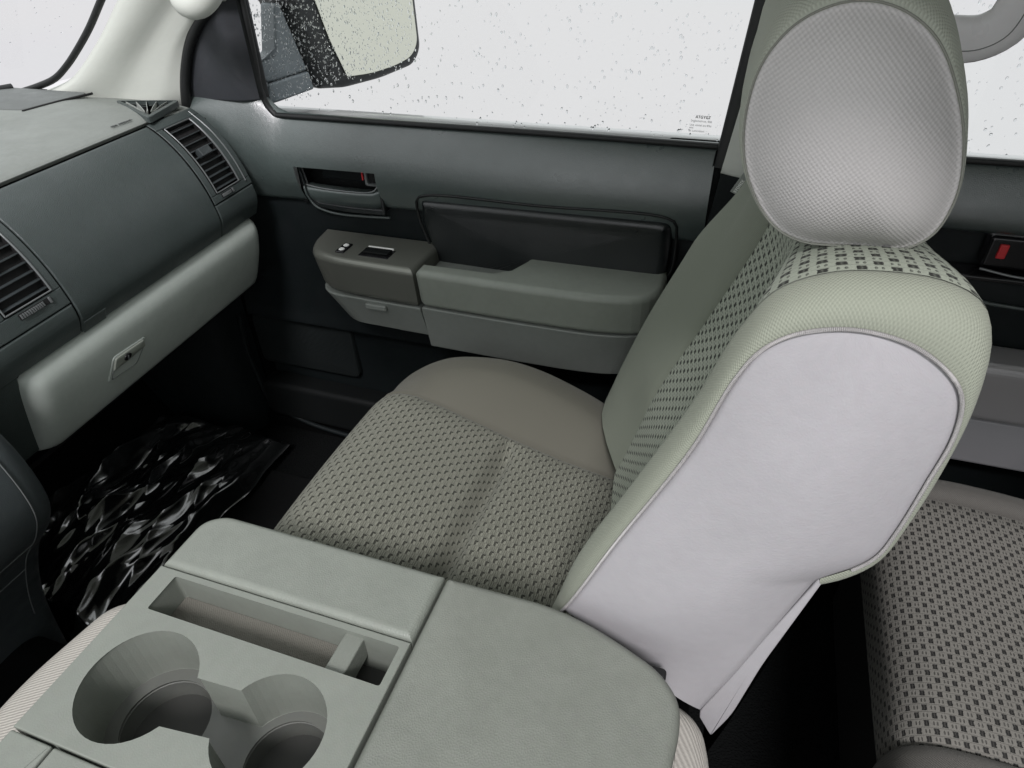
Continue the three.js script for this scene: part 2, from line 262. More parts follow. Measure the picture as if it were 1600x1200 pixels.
{
  // top pad from the windscreen to the edge above the airbag cover
  const top = [[-1.46, 0.835], [-1.36, 0.838], [-1.25, 0.839], [-1.15, 0.838], [-1.08, 0.836], [-1.02, 0.834], [-0.985, 0.832], [-0.966, 0.829], [-0.956, 0.8262], [-0.951, 0.8235], [-0.9545, 0.818]];
  const zs = []; for (let z = 0.5; z > -0.88; z -= 0.02) zs.push(z); for (let z = -0.88; z > -1.02; z -= 0.005) zs.push(z);
  const fine = []; top.forEach((p, i) => { if (i) for (let k = 1; k <= 4; k++) fine.push([lerp(top[i - 1][0], p[0], k / 4), lerp(top[i - 1][1], p[1], k / 4)]); else fine.push(p); });
  const vz0 = -0.985, vz1 = -0.925;
  const xv = [-1.075, -0.99];
  const ventHole = [[-1.104, -0.972], [-0.994, -0.997], [-0.966, -0.901]];
  const inside = (x, z, p) => { let c = false; for (let i = 0, j = p.length - 1; i < p.length; j = i++) if ((p[i][1] > z) !== (p[j][1] > z) && x < (p[j][0] - p[i][0]) * (z - p[i][1]) / (p[j][1] - p[i][1]) + p[i][0]) c = !c; return c; };
  mesh('top_pad', loft(zs.map(z => fine.map(([x, y]) => [x + dz(z), y - 0.012 * sstep(-0.93, -1.03, z), z])), { skip: (i, j) => [[i, j], [i + 1, j], [i, j + 1], [i + 1, j + 1]].every(([a, b]) => inside(fine[b][0] + dz(zs[a]), zs[a], ventHole)) }), M.dashPad, dash);
  // defroster vent let into the far end of the pad
  const vo = roundPoly([[-1.112, -0.974], [-0.990, -1.003], [-0.960, -0.892]], 0.012), vi = roundPoly([[-1.100, -0.9715], [-0.996, -0.996], [-0.971, -0.905]], 0.006);
  const vent = mesh('defroster_vent', slab(vo, 0.824, 0.8345, 0.0012, [vi]), M.dashFace, dash);
  mesh('vent_box', merge([boxg(-1.11, -0.95, 0.800, 0.804, -1.01, -0.89, 0.001), wall(vi, 0.80, 0.826)]), M.gap, vent);
  const finM = plastic([0.34, 0.36, 0.335], 0.5, { s: 83 });
  for (let i = 0; i < 5; i++) { const t = (i + 0.55) / 5.2, A = [lerp(-1.098, -0.997, t), lerp(-0.972, -0.994, t)], B = [lerp(A[0], -0.974, 0.72), lerp(A[1], -0.908, 0.72)]; const rows = []; for (let k = 0; k <= 6; k++) { const u = k / 6, y = 0.8345 - 0.020 * u, sh = 0.010 * u * u; rows.push([[A[0] - sh, y - 0.001, A[1]], [lerp(A[0], B[0], 0.5) - sh, y, lerp(A[1], B[1], 0.5)], [B[0] - sh * 0.5, y - 0.001, B[1]]]); } const bk = rows.map(r => r.map(p => [p[0] - 0.0012, p[1] - 0.0002, p[2]])).reverse(); mesh('fin', loft([...rows, ...bk, rows[0]]), finM, vent); }
  // speaker cover in the far corner, with a dark gap along its edge
  mesh('speaker_cover', pillow(roundPoly([[-1.19, -0.99], [-1.42, -0.99], [-1.42, -0.83], [-1.21, -0.868]], 0.012), (u, v, h) => [u, 0.8405 + h, v], { depth: 0.004, r: 0.002, crown: 0.004 }), plastic([0.12, 0.13, 0.125], 0.7, { bump: 0.0004, s: 85 }), dash);
  mesh('cover_gap', tube([[-1.182, 0.8385, -0.992], [-1.197, 0.8385, -0.93], [-1.205, 0.8385, -0.862]], 0.0022, 12), M.gap, dash);
  // dark backing behind every joint of the front
  mesh('backing', loft([...Array(26)].map((_, i) => [0.3, -0.3, -0.6, -0.9, -1.008].map(z => dface(z, 0.48 + i * 0.01375, -0.009)))), M.gap, dash);
  mesh('lining', boxg(-1.40, -0.985, 0.795, 0.80, -1.0, 0.3, 0.001), M.gap, dash);
  mesh('airbag_cover', dpatch(-0.561, -0.8895, 0.6295, 0.8212, 0, 0.003), M.dashFace, dash);
  mesh('cover_clip', dpatch(-0.5635, -0.606, 0.628, 0.6475, 0.0012, 0.0022), M.dashFace, dash);
  // far end with the side vent: four patches round the opening
  const ez0 = -0.8925, ez1 = -1.006;
  const far = [[ez0, ez1, 0.6905, 0.7035], [ez0, -0.907, 0.7035, 0.8125], [-0.978, ez1, 0.7035, 0.8125], [ez0, ez1, 0.8125, 0.822]];
  mesh('end_trim', merge([dpatch(ez0, ez1, 0.628, 0.689, -0.0005, 0.003), ...far.map(a => dpatch(...a, 0, 0.0015))]), M.dashFace, dash);
  const cz0 = -0.5585, cz1 = -0.30;
  const near = [[cz0, cz1, 0.682, 0.706], [cz0, -0.546, 0.706, 0.806], [-0.47, cz1, 0.706, 0.806], [cz0, cz1, 0.806, 0.8165]];
  mesh('centre_trim', merge([dpatch(cz0, cz1, 0.6295, 0.6805, 0, 0.003), dpatch(-0.452, -0.2, 0.485, 0.628, -0.004, 0.004), ...near.map(a => dpatch(...a, 0, 0.0015))]), M.dashFace, dash);
  function airVent(z0, z1, y0, y1, n, cross, tabAt, wheelAt) {
    const v = mesh('air_vent', null, M.blackGloss, dash); // the well of the vent carries its frame, slats and wheel
    const back = loft([...Array(8)].map((_, i) => [z0, (z0 + z1) / 2, z1].map(z => dface(z, lerp(y0, y1, i / 7), -0.035))));
    const sides = [loft([...Array(8)].map((_, i) => [-0.036, 0].map(h => dface(z0, lerp(y0, y1, i / 7), h)))), loft([...Array(8)].map((_, i) => [-0.036, 0].map(h => dface(z1, lerp(y0, y1, i / 7), h)))), loft([0, 1].map(i => [-0.036, 0].map(h => dface(i ? z0 : z1, y0, h)))), loft([0, 1].map(i => [-0.036, 0].map(h => dface(i ? z0 : z1, y1, h))))];
    v.geometry = merge([back, ...sides]); v.material = M.gap;
    const fr = []; const edge = [[z0, y0], [z0, y1], [z1, y1], [z1, y0]];
    for (let q = 0; q < 4; q++) { const a = edge[q], b = edge[(q + 1) % 4], pts = []; for (let i = 0; i <= 8; i++) pts.push(dface(lerp(a[0], b[0], i / 8), lerp(a[1], b[1], i / 8), 0.0005)); fr.push(tube(pts, q === 2 ? 0.0017 : 0.0013, 12, 6)); }
    mesh('bezel', merge(fr), M.chromeDark, v);
    for (let i = 0; i < n; i++) { const y = lerp(y1, y0, (i + 0.7) / n); mesh('slat', loft([[-0.001, 0.0006], [0.0, 0.0015], [-0.014, 0.006], [-0.014, 0.004], [-0.001, 0.0006]].map(([h, e]) => [z0, lerp(z0, z1, 0.5), z1].map(z => dface(z, y + e, h - 0.001)))), M.darkPlastic, v); }
    for (const z of cross) mesh('vane', loft([0, 1].map(k => [...Array(9)].map((_, i) => dface(z + k * 0.0016, lerp(y0, y1, i / 8), -0.012))).concat([[...Array(9)].map((_, i) => dface(z + 0.0008, lerp(y0, y1, i / 8), -0.026))])), M.chromeDark, v);
    if (tabAt) mesh('thumb_tab', pillow(roundPoly(rect(tabAt[0] - 0.014, tabAt[0] + 0.014, tabAt[1] - 0.006, tabAt[1] + 0.006), 0.002), (u, w, h) => dface(u, w, 0.006 + h), { depth: 0.012, r: 0.0015, crown: -0.001 }), M.darkPlastic, v);
    if (wheelAt) {
      const [wz0, wz1, wy0, wy1] = wheelAt;
      mesh('wheel_slot', pillow(roundPoly(rect(wz1, wz0, wy0, wy1), 0.0015), (u, w, h) => dface(u, w, 0.0007 + h), { depth: 0.002, r: 0.0005 }), M.gap, v);
      const wh = []; for (let i = 0; i < 11; i++) { const z = lerp(wz0 - 0.003, lerp(wz0, wz1, 0.72), i / 10); wh.push(pillow(rect(z - 0.0011, z + 0.0011, wy0 + 0.001, wy1 - 0.001), (u, w, h) => dface(u, w, 0.0026 + 0.0012 * Math.sin(i / 10 * 3.14) + h), { depth: 0.003, r: 0.0004, rings: 2 })); }
      mesh('thumb_wheel', merge(wh), M.chromeDark, v);
      mesh('stop_mark', pillow(rect(wz1 + 0.0015, wz1 + 0.005, wy0, wy1), (u, w, h) => dface(u, w, 0.003 + h), { depth: 0.003, r: 0.0006, rings: 2 }), M.chromeDark, v);
    }
    return v;
  }
  airVent(-0.9095, -0.975, 0.7055, 0.811, 10, [], [-0.941, 0.767], [-0.917, -0.952, 0.6945, 0.7015]).userData.label = 'side air vent at the door end of the dash, between airbag cover and door';
  airVent(-0.472, -0.5445, 0.7085, 0.804, 8, [-0.487, -0.502, -0.517, -0.532], [-0.488, 0.765], [-0.486, -0.538, 0.6955, 0.7035]).userData.label = 'centre air vent at the left edge of the picture, with upright vanes behind its slats';
  // raised edge strip beside the side vent
  mesh('edge_strip', tube([0.818, 0.79, 0.76, 0.73, 0.70].map(y => dface(-0.991, y, 0.0008)), 0.0016, 20, 6), M.chromeDark, dash);
  // glove box: lighter bin below the front
  const GP = curve([[-0.868, 0.628], [-0.855, 0.619], [-0.8495, 0.605], [-0.853, 0.575], [-0.864, 0.54], [-0.878, 0.505], [-0.889, 0.486], [-0.900, 0.480]], 40);
  const gz = [-0.4465, -0.449, -0.453, -0.458, -0.465, -0.475]; for (let z = -0.49; z > -0.96; z -= 0.03) gz.push(z); gz.push(-0.965, -0.976, -0.985, -0.992, -0.997, -1.0);
  const gb = (z, i) => { const e = Math.max(0, 1 - (-0.4465 - z) / 0.03), e2 = Math.max(0, 1 - (z + 1.0) / 0.03), k = 0.03 * (1 - Math.sqrt(1 - Math.max(e, e2) ** 2)); const p = GP[i], sh = lerp(1, 0.96, Math.max(e, e2) ** 2); return [p[0] + dz(z) - k, 0.553 + (p[1] - 0.553) * sh, z]; };
  const glove = mesh('glove_box', loft(gz.map(z => GP.map((_, i) => gb(z, i)))), M.glove, dash);
  const GY = GP.map(p => [p[1], p[0]]).reverse();
  const gface = (z, y, h) => { const s = (at(GY, y + 0.003) - at(GY, y - 0.003)) / 0.006, l = Math.hypot(1, s); return [at(GY, y) + dz(z) + h / l, y - h * s / l, z]; };
  const ho = roundPoly([[-0.565, 0.533], [-0.583, 0.572], [-0.652, 0.567], [-0.655, 0.550], [-0.630, 0.522]], [0.006, 0.008, 0.006, 0.012, 0.02]);
  const hd = mesh('glove_handle', pillow(ho, (u, v, h) => gface(u, v, 0.0014 + h), { depth: 0.004, r: 0.002 }), M.glove, glove);
  mesh('handle_recess', pillow(roundPoly([[-0.571, 0.534], [-0.578, 0.550], [-0.648, 0.5525], [-0.628, 0.528]], 0.006), (u, v, h) => gface(u, v, 0.0022 + h), { depth: 0.002, r: 0.0006, crown: -0.0035, k: 4 }), plastic([0.135, 0.15, 0.14], 0.5, { s: 87 }), glove);
  mesh('pull_lever', pillow(roundPoly([[-0.578, 0.549], [-0.586, 0.569], [-0.647, 0.565], [-0.648, 0.551]], 0.004), (u, v, h) => gface(u, v, 0.004 + h), { depth: 0.006, r: 0.0018, crown: 0.001 }), M.armPad, glove);
  const lk = []; for (let i = 0; i < 24; i++) lk.push([-0.607 + 0.0075 * Math.cos(i / 24 * 6.2832), 0.5595 + 0.0058 * Math.sin(i / 24 * 6.2832)]);
  mesh('lock', pillow(lk, (u, v, h) => gface(u, v, 0.0066 + h), { depth: 0.003, r: 0.001, crown: -0.0006 }), M.blackGloss, glove);
  mesh('keyhole', pillow(rect(-0.608, -0.606, 0.556, 0.563), (u, v, h) => gface(u, v, 0.0074 + h), { depth: 0.001, r: 0.0003, rings: 2 }), M.chromeDark, glove);
  // underside panel and kick panel shell
  mesh('lower_panel', loft([-0.42, -0.6, -0.8, -1.02].map(z => [[-0.893, 0.487], [-0.905, 0.472], [-0.93, 0.452], [-1.0, 0.43], [-1.25, 0.42]].map(([x, y]) => [x + dz(z), y, z]))), M.black, dash);
  // centre stack: dark console face nearest the camera, edged by fine grooves
  const SP = curve([[-0.90, 0.72], [-0.845, 0.70], [-0.795, 0.668], [-0.764, 0.625], [-0.752, 0.575], [-0.756, 0.525], [-0.785, 0.475], [-0.85, 0.40], [-0.93, 0.25], [-0.99, 0.02]], 60);
  const sz = [-0.366, -0.3655, -0.363, -0.359, -0.353, -0.346, -0.338, -0.325, -0.2, 0.0, 0.3], off = [0.12, 0.04, 0.024, 0.015, 0.008, 0.004, 0.001, 0, 0, 0, 0];
  const st = mesh('centre_stack', loft(sz.map((z, i) => SP.map(p => [p[0] - off[i] * 0.9, p[1] - off[i] * 0.5, z]))), M.darkPlastic, dash);
  for (const [i, j] of [[8, 26], [26, 33], [33, 44]]) { const pts = []; for (let k = i; k <= j; k++) pts.push([SP[k][0] + 0.0009, SP[k][1] + 0.0007, -0.330]); mesh('groove', tube(pts, 0.0009, 30, 5), M.chromeDark, st); }
  for (const k of [26, 33]) mesh('groove', tube([[SP[k][0] + 0.0006, SP[k][1] + 0.0006, -0.330], [SP[k][0] + 0.0006, SP[k][1] + 0.0006, 0.1]], 0.0008, 8, 5), M.chromeDark, st);
  const font = await new FontLoader().loadAsync('fonts/droid/droid_sans_bold.typeface.json');
  const tg = new TextGeometry('SRS AIRBAG', { font, size: 0.0056, depth: 0.0008, curveSegments: 3 });
  tg.computeBoundingBox(); tg.rotateX(-Math.PI / 2); tg.rotateY(Math.PI / 2); tg.translate(-0.990 + 0.002, 0.8312, -0.842);
  mesh('embossed_lettering', tg, plain([0.05, 0.055, 0.054], 0.6), dash);
}

// ------------------------------------------------------------------ windscreen, wiper and pillars
{
  const ws = thing('windscreen', 'large bright windscreen above the dash at the top left, black border', 'windscreen');
  mesh('glass_pane', loft([0.6, 0.2, -0.2, -0.6, -1.6].map(z => [[-1.56, 0.79, z], [-1.2, 1.00, z], [-0.62, 1.30, z]])), M.screen, ws);
  { const g = []; for (let i = 0; i < 46; i++) { const t = Math.pow(rnd(), 0.7), x = lerp(-1.45, -1.16, t), q = 0.0007 + 0.0016 * rnd() * rnd(), b = new THREE.SphereGeometry(q, 8, 6).scale(1.3, 0.6, 1); b.rotateZ(0.52); b.translate(x, 1.0 + (x + 1.2) * 0.583 + 0.001, lerp(-0.86, -1.13, rnd())); g.push(b); } mesh('raindrops', merge(g), M.water, ws, { kind: 'stuff' }); }
  const F = [[-1.55, 0.812, -0.90], [-1.43, 0.816, -0.97], [-1.36, 0.825, -1.0], [-1.311, 0.837, -1.0], [-1.26, 0.853, -1.0], [-1.215, 0.878, -1.0], [-1.177, 0.904, -1.0], [-1.127, 0.942, -1.0], [-1.07, 0.992, -1.0], [-0.95, 1.093, -1.0], [-0.72, 1.27, -0.99]];
  mesh('border', tube(F.slice(2).map(p => [p[0] - 0.012, p[1] + 0.006, p[2]]), 0.006, 60, 8), M.rubber, ws);
  mesh('lower_border', tube([[-1.375, 0.842, -0.985], [-1.405, 0.8425, -0.9], [-1.42, 0.8425, -0.7], [-1.43, 0.8425, -0.2], [-1.43, 0.8425, 0.5]], 0.007, 30, 8), M.rubber, ws);
  const wp = thing('windscreen_wiper', 'wet wiper and cowl just outside the foot of the windscreen', 'wiper');
  mesh('blade', tube([[-1.52, 0.852, -0.98], [-1.54, 0.856, -0.8], [-1.57, 0.86, -0.5]], 0.006, 20, 6), M.black, wp);
  mesh('arm', boxg(-1.60, -1.575, 0.845, 0.86, -0.9, -0.4, 0.004), plain([0.25, 0.26, 0.26], 0.5), wp);
  const dots = []; for (let i = 0; i < 26; i++) { const g = new THREE.SphereGeometry(0.003 + 0.004 * rnd(), 8, 6); g.translate(-1.53 - 0.05 * rnd(), 0.852 + 0.02 * rnd(), -0.99 + 0.3 * rnd()); dots.push(g); }
  mesh('water_beads', merge(dots), M.water, wp, { kind: 'stuff' });
  // pale front pillar trim
  const ap = thing('front_pillar', 'pale trim of the front pillar between windscreen and door', 'pillar');
  const B = [[-1.06, 0.800, -1.025], [-1.04, 0.803, -1.028], [-1.02, 0.810, -1.03], [-1.0, 0.824, -1.03], [-0.99, 0.845, -1.03], [-0.976, 0.879, -1.03], [-0.96, 0.907, -1.03], [-0.941, 0.931, -1.03], [-0.868, 0.990, -1.03], [-0.78, 1.037, -1.03], [-0.55, 1.23, -1.03]];
  const N = 30, cf = new THREE.CatmullRomCurve3(F.slice(1).map(p => V(...p)), false, 'centripetal').getSpacedPoints(N), cb = new THREE.CatmullRomCurve3(B.map(p => V(...p)), false, 'centripetal').getSpacedPoints(N);
  const rows = cf.map((a, i) => { const b = cb[i], r = []; for (let k = 0; k <= 16; k++) { const t = k / 16, p = a.clone().lerp(b, t); p.z += 0.016 * Math.sin(Math.PI * Math.min(1, t * 1.7)) * (t < 0.6 ? 1 : 1) - 0.02 * sstep(0.85, 1, t) - 0.02 * sstep(0.1, 0, t); r.push(p.toArray()); } return r; });
  mesh('trim', loft(rows), M.pale, ap);
  const hp = [[-0.925, 1.04, -1.0], [-0.905, 1.005, -0.985], [-0.885, 0.992, -0.97], [-0.862, 0.990, -0.965], [-0.838, 1.002, -0.968], [-0.81, 1.035, -0.975], [-0.74, 1.10, -0.97], [-0.66, 1.17, -0.98]];
  mesh('grip', tube(hp, 0.019, 60, 14), M.pale, ap, { label: 'pale grip handle on the front pillar' });
  // centre pillar
  const bp = thing('centre_pillar', 'pale centre pillar with dark lower trim behind the front door', 'pillar');
  const lf = y => lerp(-0.035, 0.03, (y - 0.77) / 0.5), rt = y => lerp(0.20, 0.185, (y - 0.77) / 0.5);
  const prow = y => { const a = lf(y), b = rt(y), r = []; for (let k = 0; k <= 14; k++) { const t = k / 14; r.push([lerp(a, b, t), y, -1.035 + 0.022 * Math.pow(Math.sin(Math.PI * clamp(t * 0.92 + 0.04)), 0.5)]); } return r; };
  mesh('upper_trim', loft([0.772, 0.776, 0.79, 0.82, 0.9, 1.0, 1.1, 1.2, 1.29].map((y, i) => prow(y).map(p => [p[0], p[1] - (i < 2 ? 0.006 * Math.sin((p[0] + 0.03) * 14) : 0), p[2] - (i === 0 ? 0.006 : 0)]))), M.pale, bp);
  mesh('lower_trim', loft([0.0, 0.1, 0.3, 0.5, 0.65, 0.74, 0.769].map(y => { const r = []; for (let k = 0; k <= 10; k++) { const t = k / 10; r.push([lerp(-0.115 + 0.105 * y, 0.23, t), y, -1.045 + 0.018 * Math.pow(Math.sin(Math.PI * clamp(t * 0.92 + 0.04)), 0.5)]); } return r; })), M.doorLow, bp);
  // belt with its small printed tag
  const belt = thing('seat_belt', 'grey seat belt with small printed tag beside the headrest', 'seat belt');
  const bx = t => [lerp(0.03, 0.012, t), lerp(1.1, 0.74, t), -0.985];
  mesh('webbing', loft([0, 0.25, 0.5, 0.75, 1].map(t => { const c = bx(t); return [[c[0] + 0.002, c[1], c[2]], [c[0] + 0.025, c[1] + 0.003, c[2] + 0.002], [c[0] + 0.048, c[1] + 0.006, c[2]]]; })), M.doorLow, belt);
  const cv = document.createElement('canvas'); cv.width = 128; cv.height = 256; const cx = cv.getContext('2d');
  cx.fillStyle = '#8d928c'; cx.fillRect(0, 0, 128, 256); cx.fillStyle = '#f2f4ee'; cx.font = 'bold 40px sans-serif';
  cx.save(); cx.translate(20, 246); cx.rotate(-Math.PI / 2); cx.fillText('SYONIX', 0, 30); cx.fillText('8N SW', 30, 78); cx.restore();
  const tt = new THREE.CanvasTexture(cv); tt.colorSpace = THREE.SRGBColorSpace;
  const tg2 = new THREE.BoxGeometry(0.020, 0.036, 0.0015); tg2.rotateZ(-0.45); tg2.translate(0.002, 0.787, -0.955);
  mesh('printed_tag', tg2, new THREE.MeshStandardMaterial({ map: tt, roughness: 0.7 }), belt);
  // grab handle by the rear window
  const gh = thing('grab_handle', 'pale grey curved grab handle in front of the rear window', 'handle');
  const gp = new THREE.CatmullRomCurve3([V(0.10, 0.985, -1.0), V(0.15, 0.977, -0.965), V(0.19, 0.974, -0.95), V(0.222, 0.976, -0.95), V(0.243, 0.990, -0.95), V(0.252, 1.018, -0.95), V(0.257, 1.06, -0.955), V(0.262, 1.14, -0.985)], false, 'centripetal');
  const gr = gp.getSpacedPoints(48), grow = gr.map((p, i) => { const t = gp.getTangentAt(i / 48), up = V(-t.y, t.x, 0).normalize(), out = V(0, 0, 1), r = []; for (let k = 0; k <= 20; k++) { const a = k / 20 * 6.2832, c = Math.cos(a), s = Math.sin(a); const q = p.clone().addScaledVector(up, 0.0245 * Math.sign(c) * Math.pow(Math.abs(c), 0.7)).addScaledVector(out, 0.010 * Math.sign(s) * Math.pow(Math.abs(s), 0.7)); r.push(q.toArray()); } return r; });
  mesh('grip', loft(grow), M.handle, gh);
  mesh('mould_line', tube(gr.slice(12, 34).map((p, i) => [p.x + 0.004 * (i / 22), p.y - 0.010, p.z + 0.0098]), 0.0006, 30, 5), M.armLow, gh);
}

// ------------------------------------------------------------------ raindrops for a pane at z, outside face
function drops(n, x0, x1, y0, y1, z, extra = []) {
  const g = new THREE.SphereGeometry(1, 10, 8); const im = new THREE.InstancedMesh(g, M.water, n + extra.length); const m = new THREE.Matrix4(), q = new THREE.Quaternion();
  for (let i = 0; i < n + extra.length; i++) {
    let x, y, r;
    if (i < n) { x = lerp(x0, x1, rnd()); y = lerp(y0, y1, rnd()); r = 0.0005 + 0.0016 * Math.pow(rnd(), 1.8); } else { [x, y, r] = extra[i - n]; }
    q.setFromAxisAngle(V(0, 0, 1), -0.5 + 0.5 * rnd());
    m.compose(V(x, y, z), q, V(r * (0.7 + 0.4 * rnd()), r * (1 + 0.8 * rnd()), r * 0.55)); im.setMatrixAt(i, m);
  }
  im.name = 'raindrops'; im.castShadow = true; im.userData = { kind: 'stuff' }; return im;
}

// ------------------------------------------------------------------ front door
const door = thing('front_door', 'front passenger door in dark grey plastic with a grey armrest below a wet window', 'door');
{
  const prof = curve([[0.803, -1.080], [0.801, -1.070], [0.796, -1.063], [0.786, -1.056], [0.765, -1.046], [0.738, -1.037], [0.712, -1.034], [0.69, -1.037], [0.665, -1.047], [0.650, -1.055], [0.646, -1.061], [0.645, -1.072]], 40);
  const PZ = prof.map(p => p).reverse(); // y ascending
  const doorZ = y => at(PZ, y);
  const lift = x => 0.034 * sstep(-0.825, -0.875, x), bulge = x => 0.030 * sstep(-0.84, -1.0, x);
  const up = (x, i) => { const p = prof[i], w = sstep(0.645, 0.80, p[0]); return [x, p[0] + lift(x) * w - 0.006 * sstep(-0.6, -1.0, x) * (1 - w), p[1] + bulge(x) * (0.4 + 0.6 * w) * Math.sin(Math.PI * clamp((p[0] - 0.60) / 0.24))]; };
  const hx0 = -0.802, hx1 = -0.631, hy0 = 0.637, hy1 = 0.7195;
  const xs = []; for (let x = -1.02; x < -0.045; x += 0.02) xs.push(x); xs.push(hx0, hx1, -0.046); xs.sort((a, b) => a - b);
  const ir = i => prof[i][0];
  mesh('upper_panel', loft(xs.map(x => prof.map((_, i) => up(x, i))), { skip: (i, j) => xs[i] >= hx0 - 1e-6 && xs[i + 1] <= hx1 + 1e-6 && ir(j) < hy1 + 0.003 }), M.doorDark, door);
  // rear edge of the door, turned back towards the pillar
  mesh('rear_edge', loft([0.80, 0.7, 0.6, 0.5, 0.4, 0.2, 0.05].map(y => { const e = 0.11 * (0.8 - y); return [[-0.047 - e * 0.62, y, -1.050], [-0.036 - e * 0.6, y, -1.056], [-0.033 - e * 0.6, y, -1.10]]; })), M.black, door);
  // lower panel with the lip that runs under the armrest
  const low = [[0.6455, -1.066], [0.62, -1.063], [0.55, -1.062], [0.45, -1.062], [0.38, -1.060], [0.352, -1.056], [0.346, -1.056], [0.343, -1.064], [0.34, -1.085], [0.2, -1.095], [0.02, -1.09]];
  const lowF = []; low.forEach((p, i) => { if (i) for (let k = 1; k <= 3; k++) lowF.push([lerp(low[i - 1][0], p[0], k / 3), lerp(low[i - 1][1], p[1], k / 3)]); else lowF.push(p); });
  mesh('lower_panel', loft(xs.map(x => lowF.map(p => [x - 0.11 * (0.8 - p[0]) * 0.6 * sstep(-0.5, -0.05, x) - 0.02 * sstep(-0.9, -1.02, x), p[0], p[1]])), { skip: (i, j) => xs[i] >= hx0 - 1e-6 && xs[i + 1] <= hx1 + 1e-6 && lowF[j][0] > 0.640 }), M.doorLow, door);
  // outer skin and sill of the door
  mesh('outer_skin', merge([boxg(-1.2, -0.02, -0.15, 0.775, -1.22, -1.19, 0.01), boxg(-1.2, -0.02, -0.15, 0.02, -1.2, -1.09, 0.01)]), M.paint, door);
  // padded insert above the armrest
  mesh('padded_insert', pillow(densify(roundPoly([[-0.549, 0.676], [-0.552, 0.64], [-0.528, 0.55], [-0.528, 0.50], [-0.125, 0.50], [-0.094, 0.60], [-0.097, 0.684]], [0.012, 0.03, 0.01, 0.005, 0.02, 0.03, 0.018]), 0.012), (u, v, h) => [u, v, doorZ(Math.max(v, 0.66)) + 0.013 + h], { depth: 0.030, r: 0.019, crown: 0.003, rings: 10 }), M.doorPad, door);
  mesh('insert_groove', tube([[-0.531, 0.55, -1.050], [-0.557, 0.64, -1.047], [-0.555, 0.676, -1.045], [-0.535, 0.687, -1.043], [-0.32, 0.690, -1.042], [-0.11, 0.693, -1.042], [-0.092, 0.684, -1.043], [-0.089, 0.66, -1.046], [-0.089, 0.60, -1.052], [-0.112, 0.53, -1.054]].map(p => [p[0], p[1], p[1] > 0.65 ? doorZ(p[1]) + 0.0006 : p[2]]), 0.0026, 60, 6), M.rubber, door);
  // sail panel with its seam, at the front corner of the window
  mesh('sail_panel', pillow(densify(roundPoly([[-1.014, 0.822], [-0.858, 0.826], [-0.852, 1.06], [-0.80, 1.06], [-0.892, 0.992], [-0.972, 0.928]].filter((_, i) => i !== 3), [0.004, 0.004, 0.01, 0.02, 0.02]), 0.015), (u, v, h) => [u, v, -1.046 + h + 0.012 * (v - 0.84) - 0.02 * sstep(-0.89, -0.852, u)], { depth: 0.02, r: 0.004, crown: 0.004 }), plastic([0.030, 0.033, 0.038], 0.7, { s: 91 }), door);
  mesh('door_gasket', tube([[-1.012, 0.80, -1.035], [-1.006, 0.83, -1.035], [-0.988, 0.879, -1.037], [-0.952, 0.933, -1.037], [-0.88, 0.992, -1.037], [-0.8, 1.045, -1.037], [-0.6, 1.2, -1.037]], 0.009, 40, 8), M.rubber, door);
  // window: pane, seals, printed mark, rain
  const zg = -1.075;
  const pane = mesh('window_pane', loft([[-0.868, 0], [-0.45, 0], [-0.02, 0]].map(([x]) => [[x, 0.78, zg], [x + 0.01, 1.0, zg + 0.0], [x + 0.02, 1.26, zg]])), M.glass, door);
  const seal = [];
  seal.push(tube([[-0.838, 0.8005, -1.064], [-0.6, 0.8015, -1.064], [-0.3, 0.8025, -1.064], [-0.04, 0.8015, -1.064]], 0.0052, 40, 8));
  seal.push(tube([[-0.838, 0.801, -1.064], [-0.850, 0.815, -1.064], [-0.856, 0.845, -1.062], [-0.853, 0.9, -1.062], [-0.849, 1.0, -1.062], [-0.84, 1.2, -1.062]], 0.0055, 40, 8));
  mesh('window_seal', merge(seal), M.rubber, door);
  mesh('rear_channel', loft([0.775, 0.79, 0.85, 1.0, 1.26].map(y => { const a = -0.046 + (y - 0.79) * 0.09; return [[a, y, -1.074], [a, y, -1.052], [a + 0.003, y, -1.048], [a + 0.016, y, -1.045], [a + 0.02, y, -1.055]]; })), M.rubber, door);
  mesh('front_channel', loft([0.83, 0.9, 1.0, 1.2].map(y => [[-0.853, y, -1.050], [-0.851, y, -1.056], [-0.852, y, -1.076]])), M.black, door);
  const mark = document.createElement('canvas'); mark.width = 512; mark.height = 320; { const c = mark.getContext('2d'); c.fillStyle = '#000'; c.fillRect(0, 0, 512, 320); c.fillStyle = '#fff'; c.font = 'bold 66px sans-serif'; c.fillText('ATGYGT', 120, 64); c.font = '44px sans-serif'; c.fillText('Sngiometrue, 908', 50, 122); c.fillText('Use, emial arz·Pllo', 40, 190); c.fillText('ons', 40, 234); c.fillText('Br.Lannnbort', 40, 284); }
  const mt = new THREE.CanvasTexture(mark); const mg = new THREE.PlaneGeometry(0.046, 0.029); mg.rotateZ(-0.02); mg.translate(-0.073, 0.829, zg + 0.001);
  mesh('etched_mark', mg, new THREE.MeshStandardMaterial({ color: C(0.05, 0.05, 0.05), roughness: 0.8, alphaMap: mt, transparent: true, side: THREE.DoubleSide }), pane);
  const extra = []; for (let i = 0; i < 2300; i++) { const x = -0.85 + 0.305 * rnd(), y = 0.82 + 0.23 * rnd(); if (y < (x < -0.76 ? 0.825 : 0.85 + (x + 0.76) * 0.22)) continue; extra.push([x, y, 0.0006 + 0.0012 * rnd() * rnd()]); }
  pane.add(drops(1100, -0.85, -0.03, 0.805, 1.08, zg - 0.0008, extra));
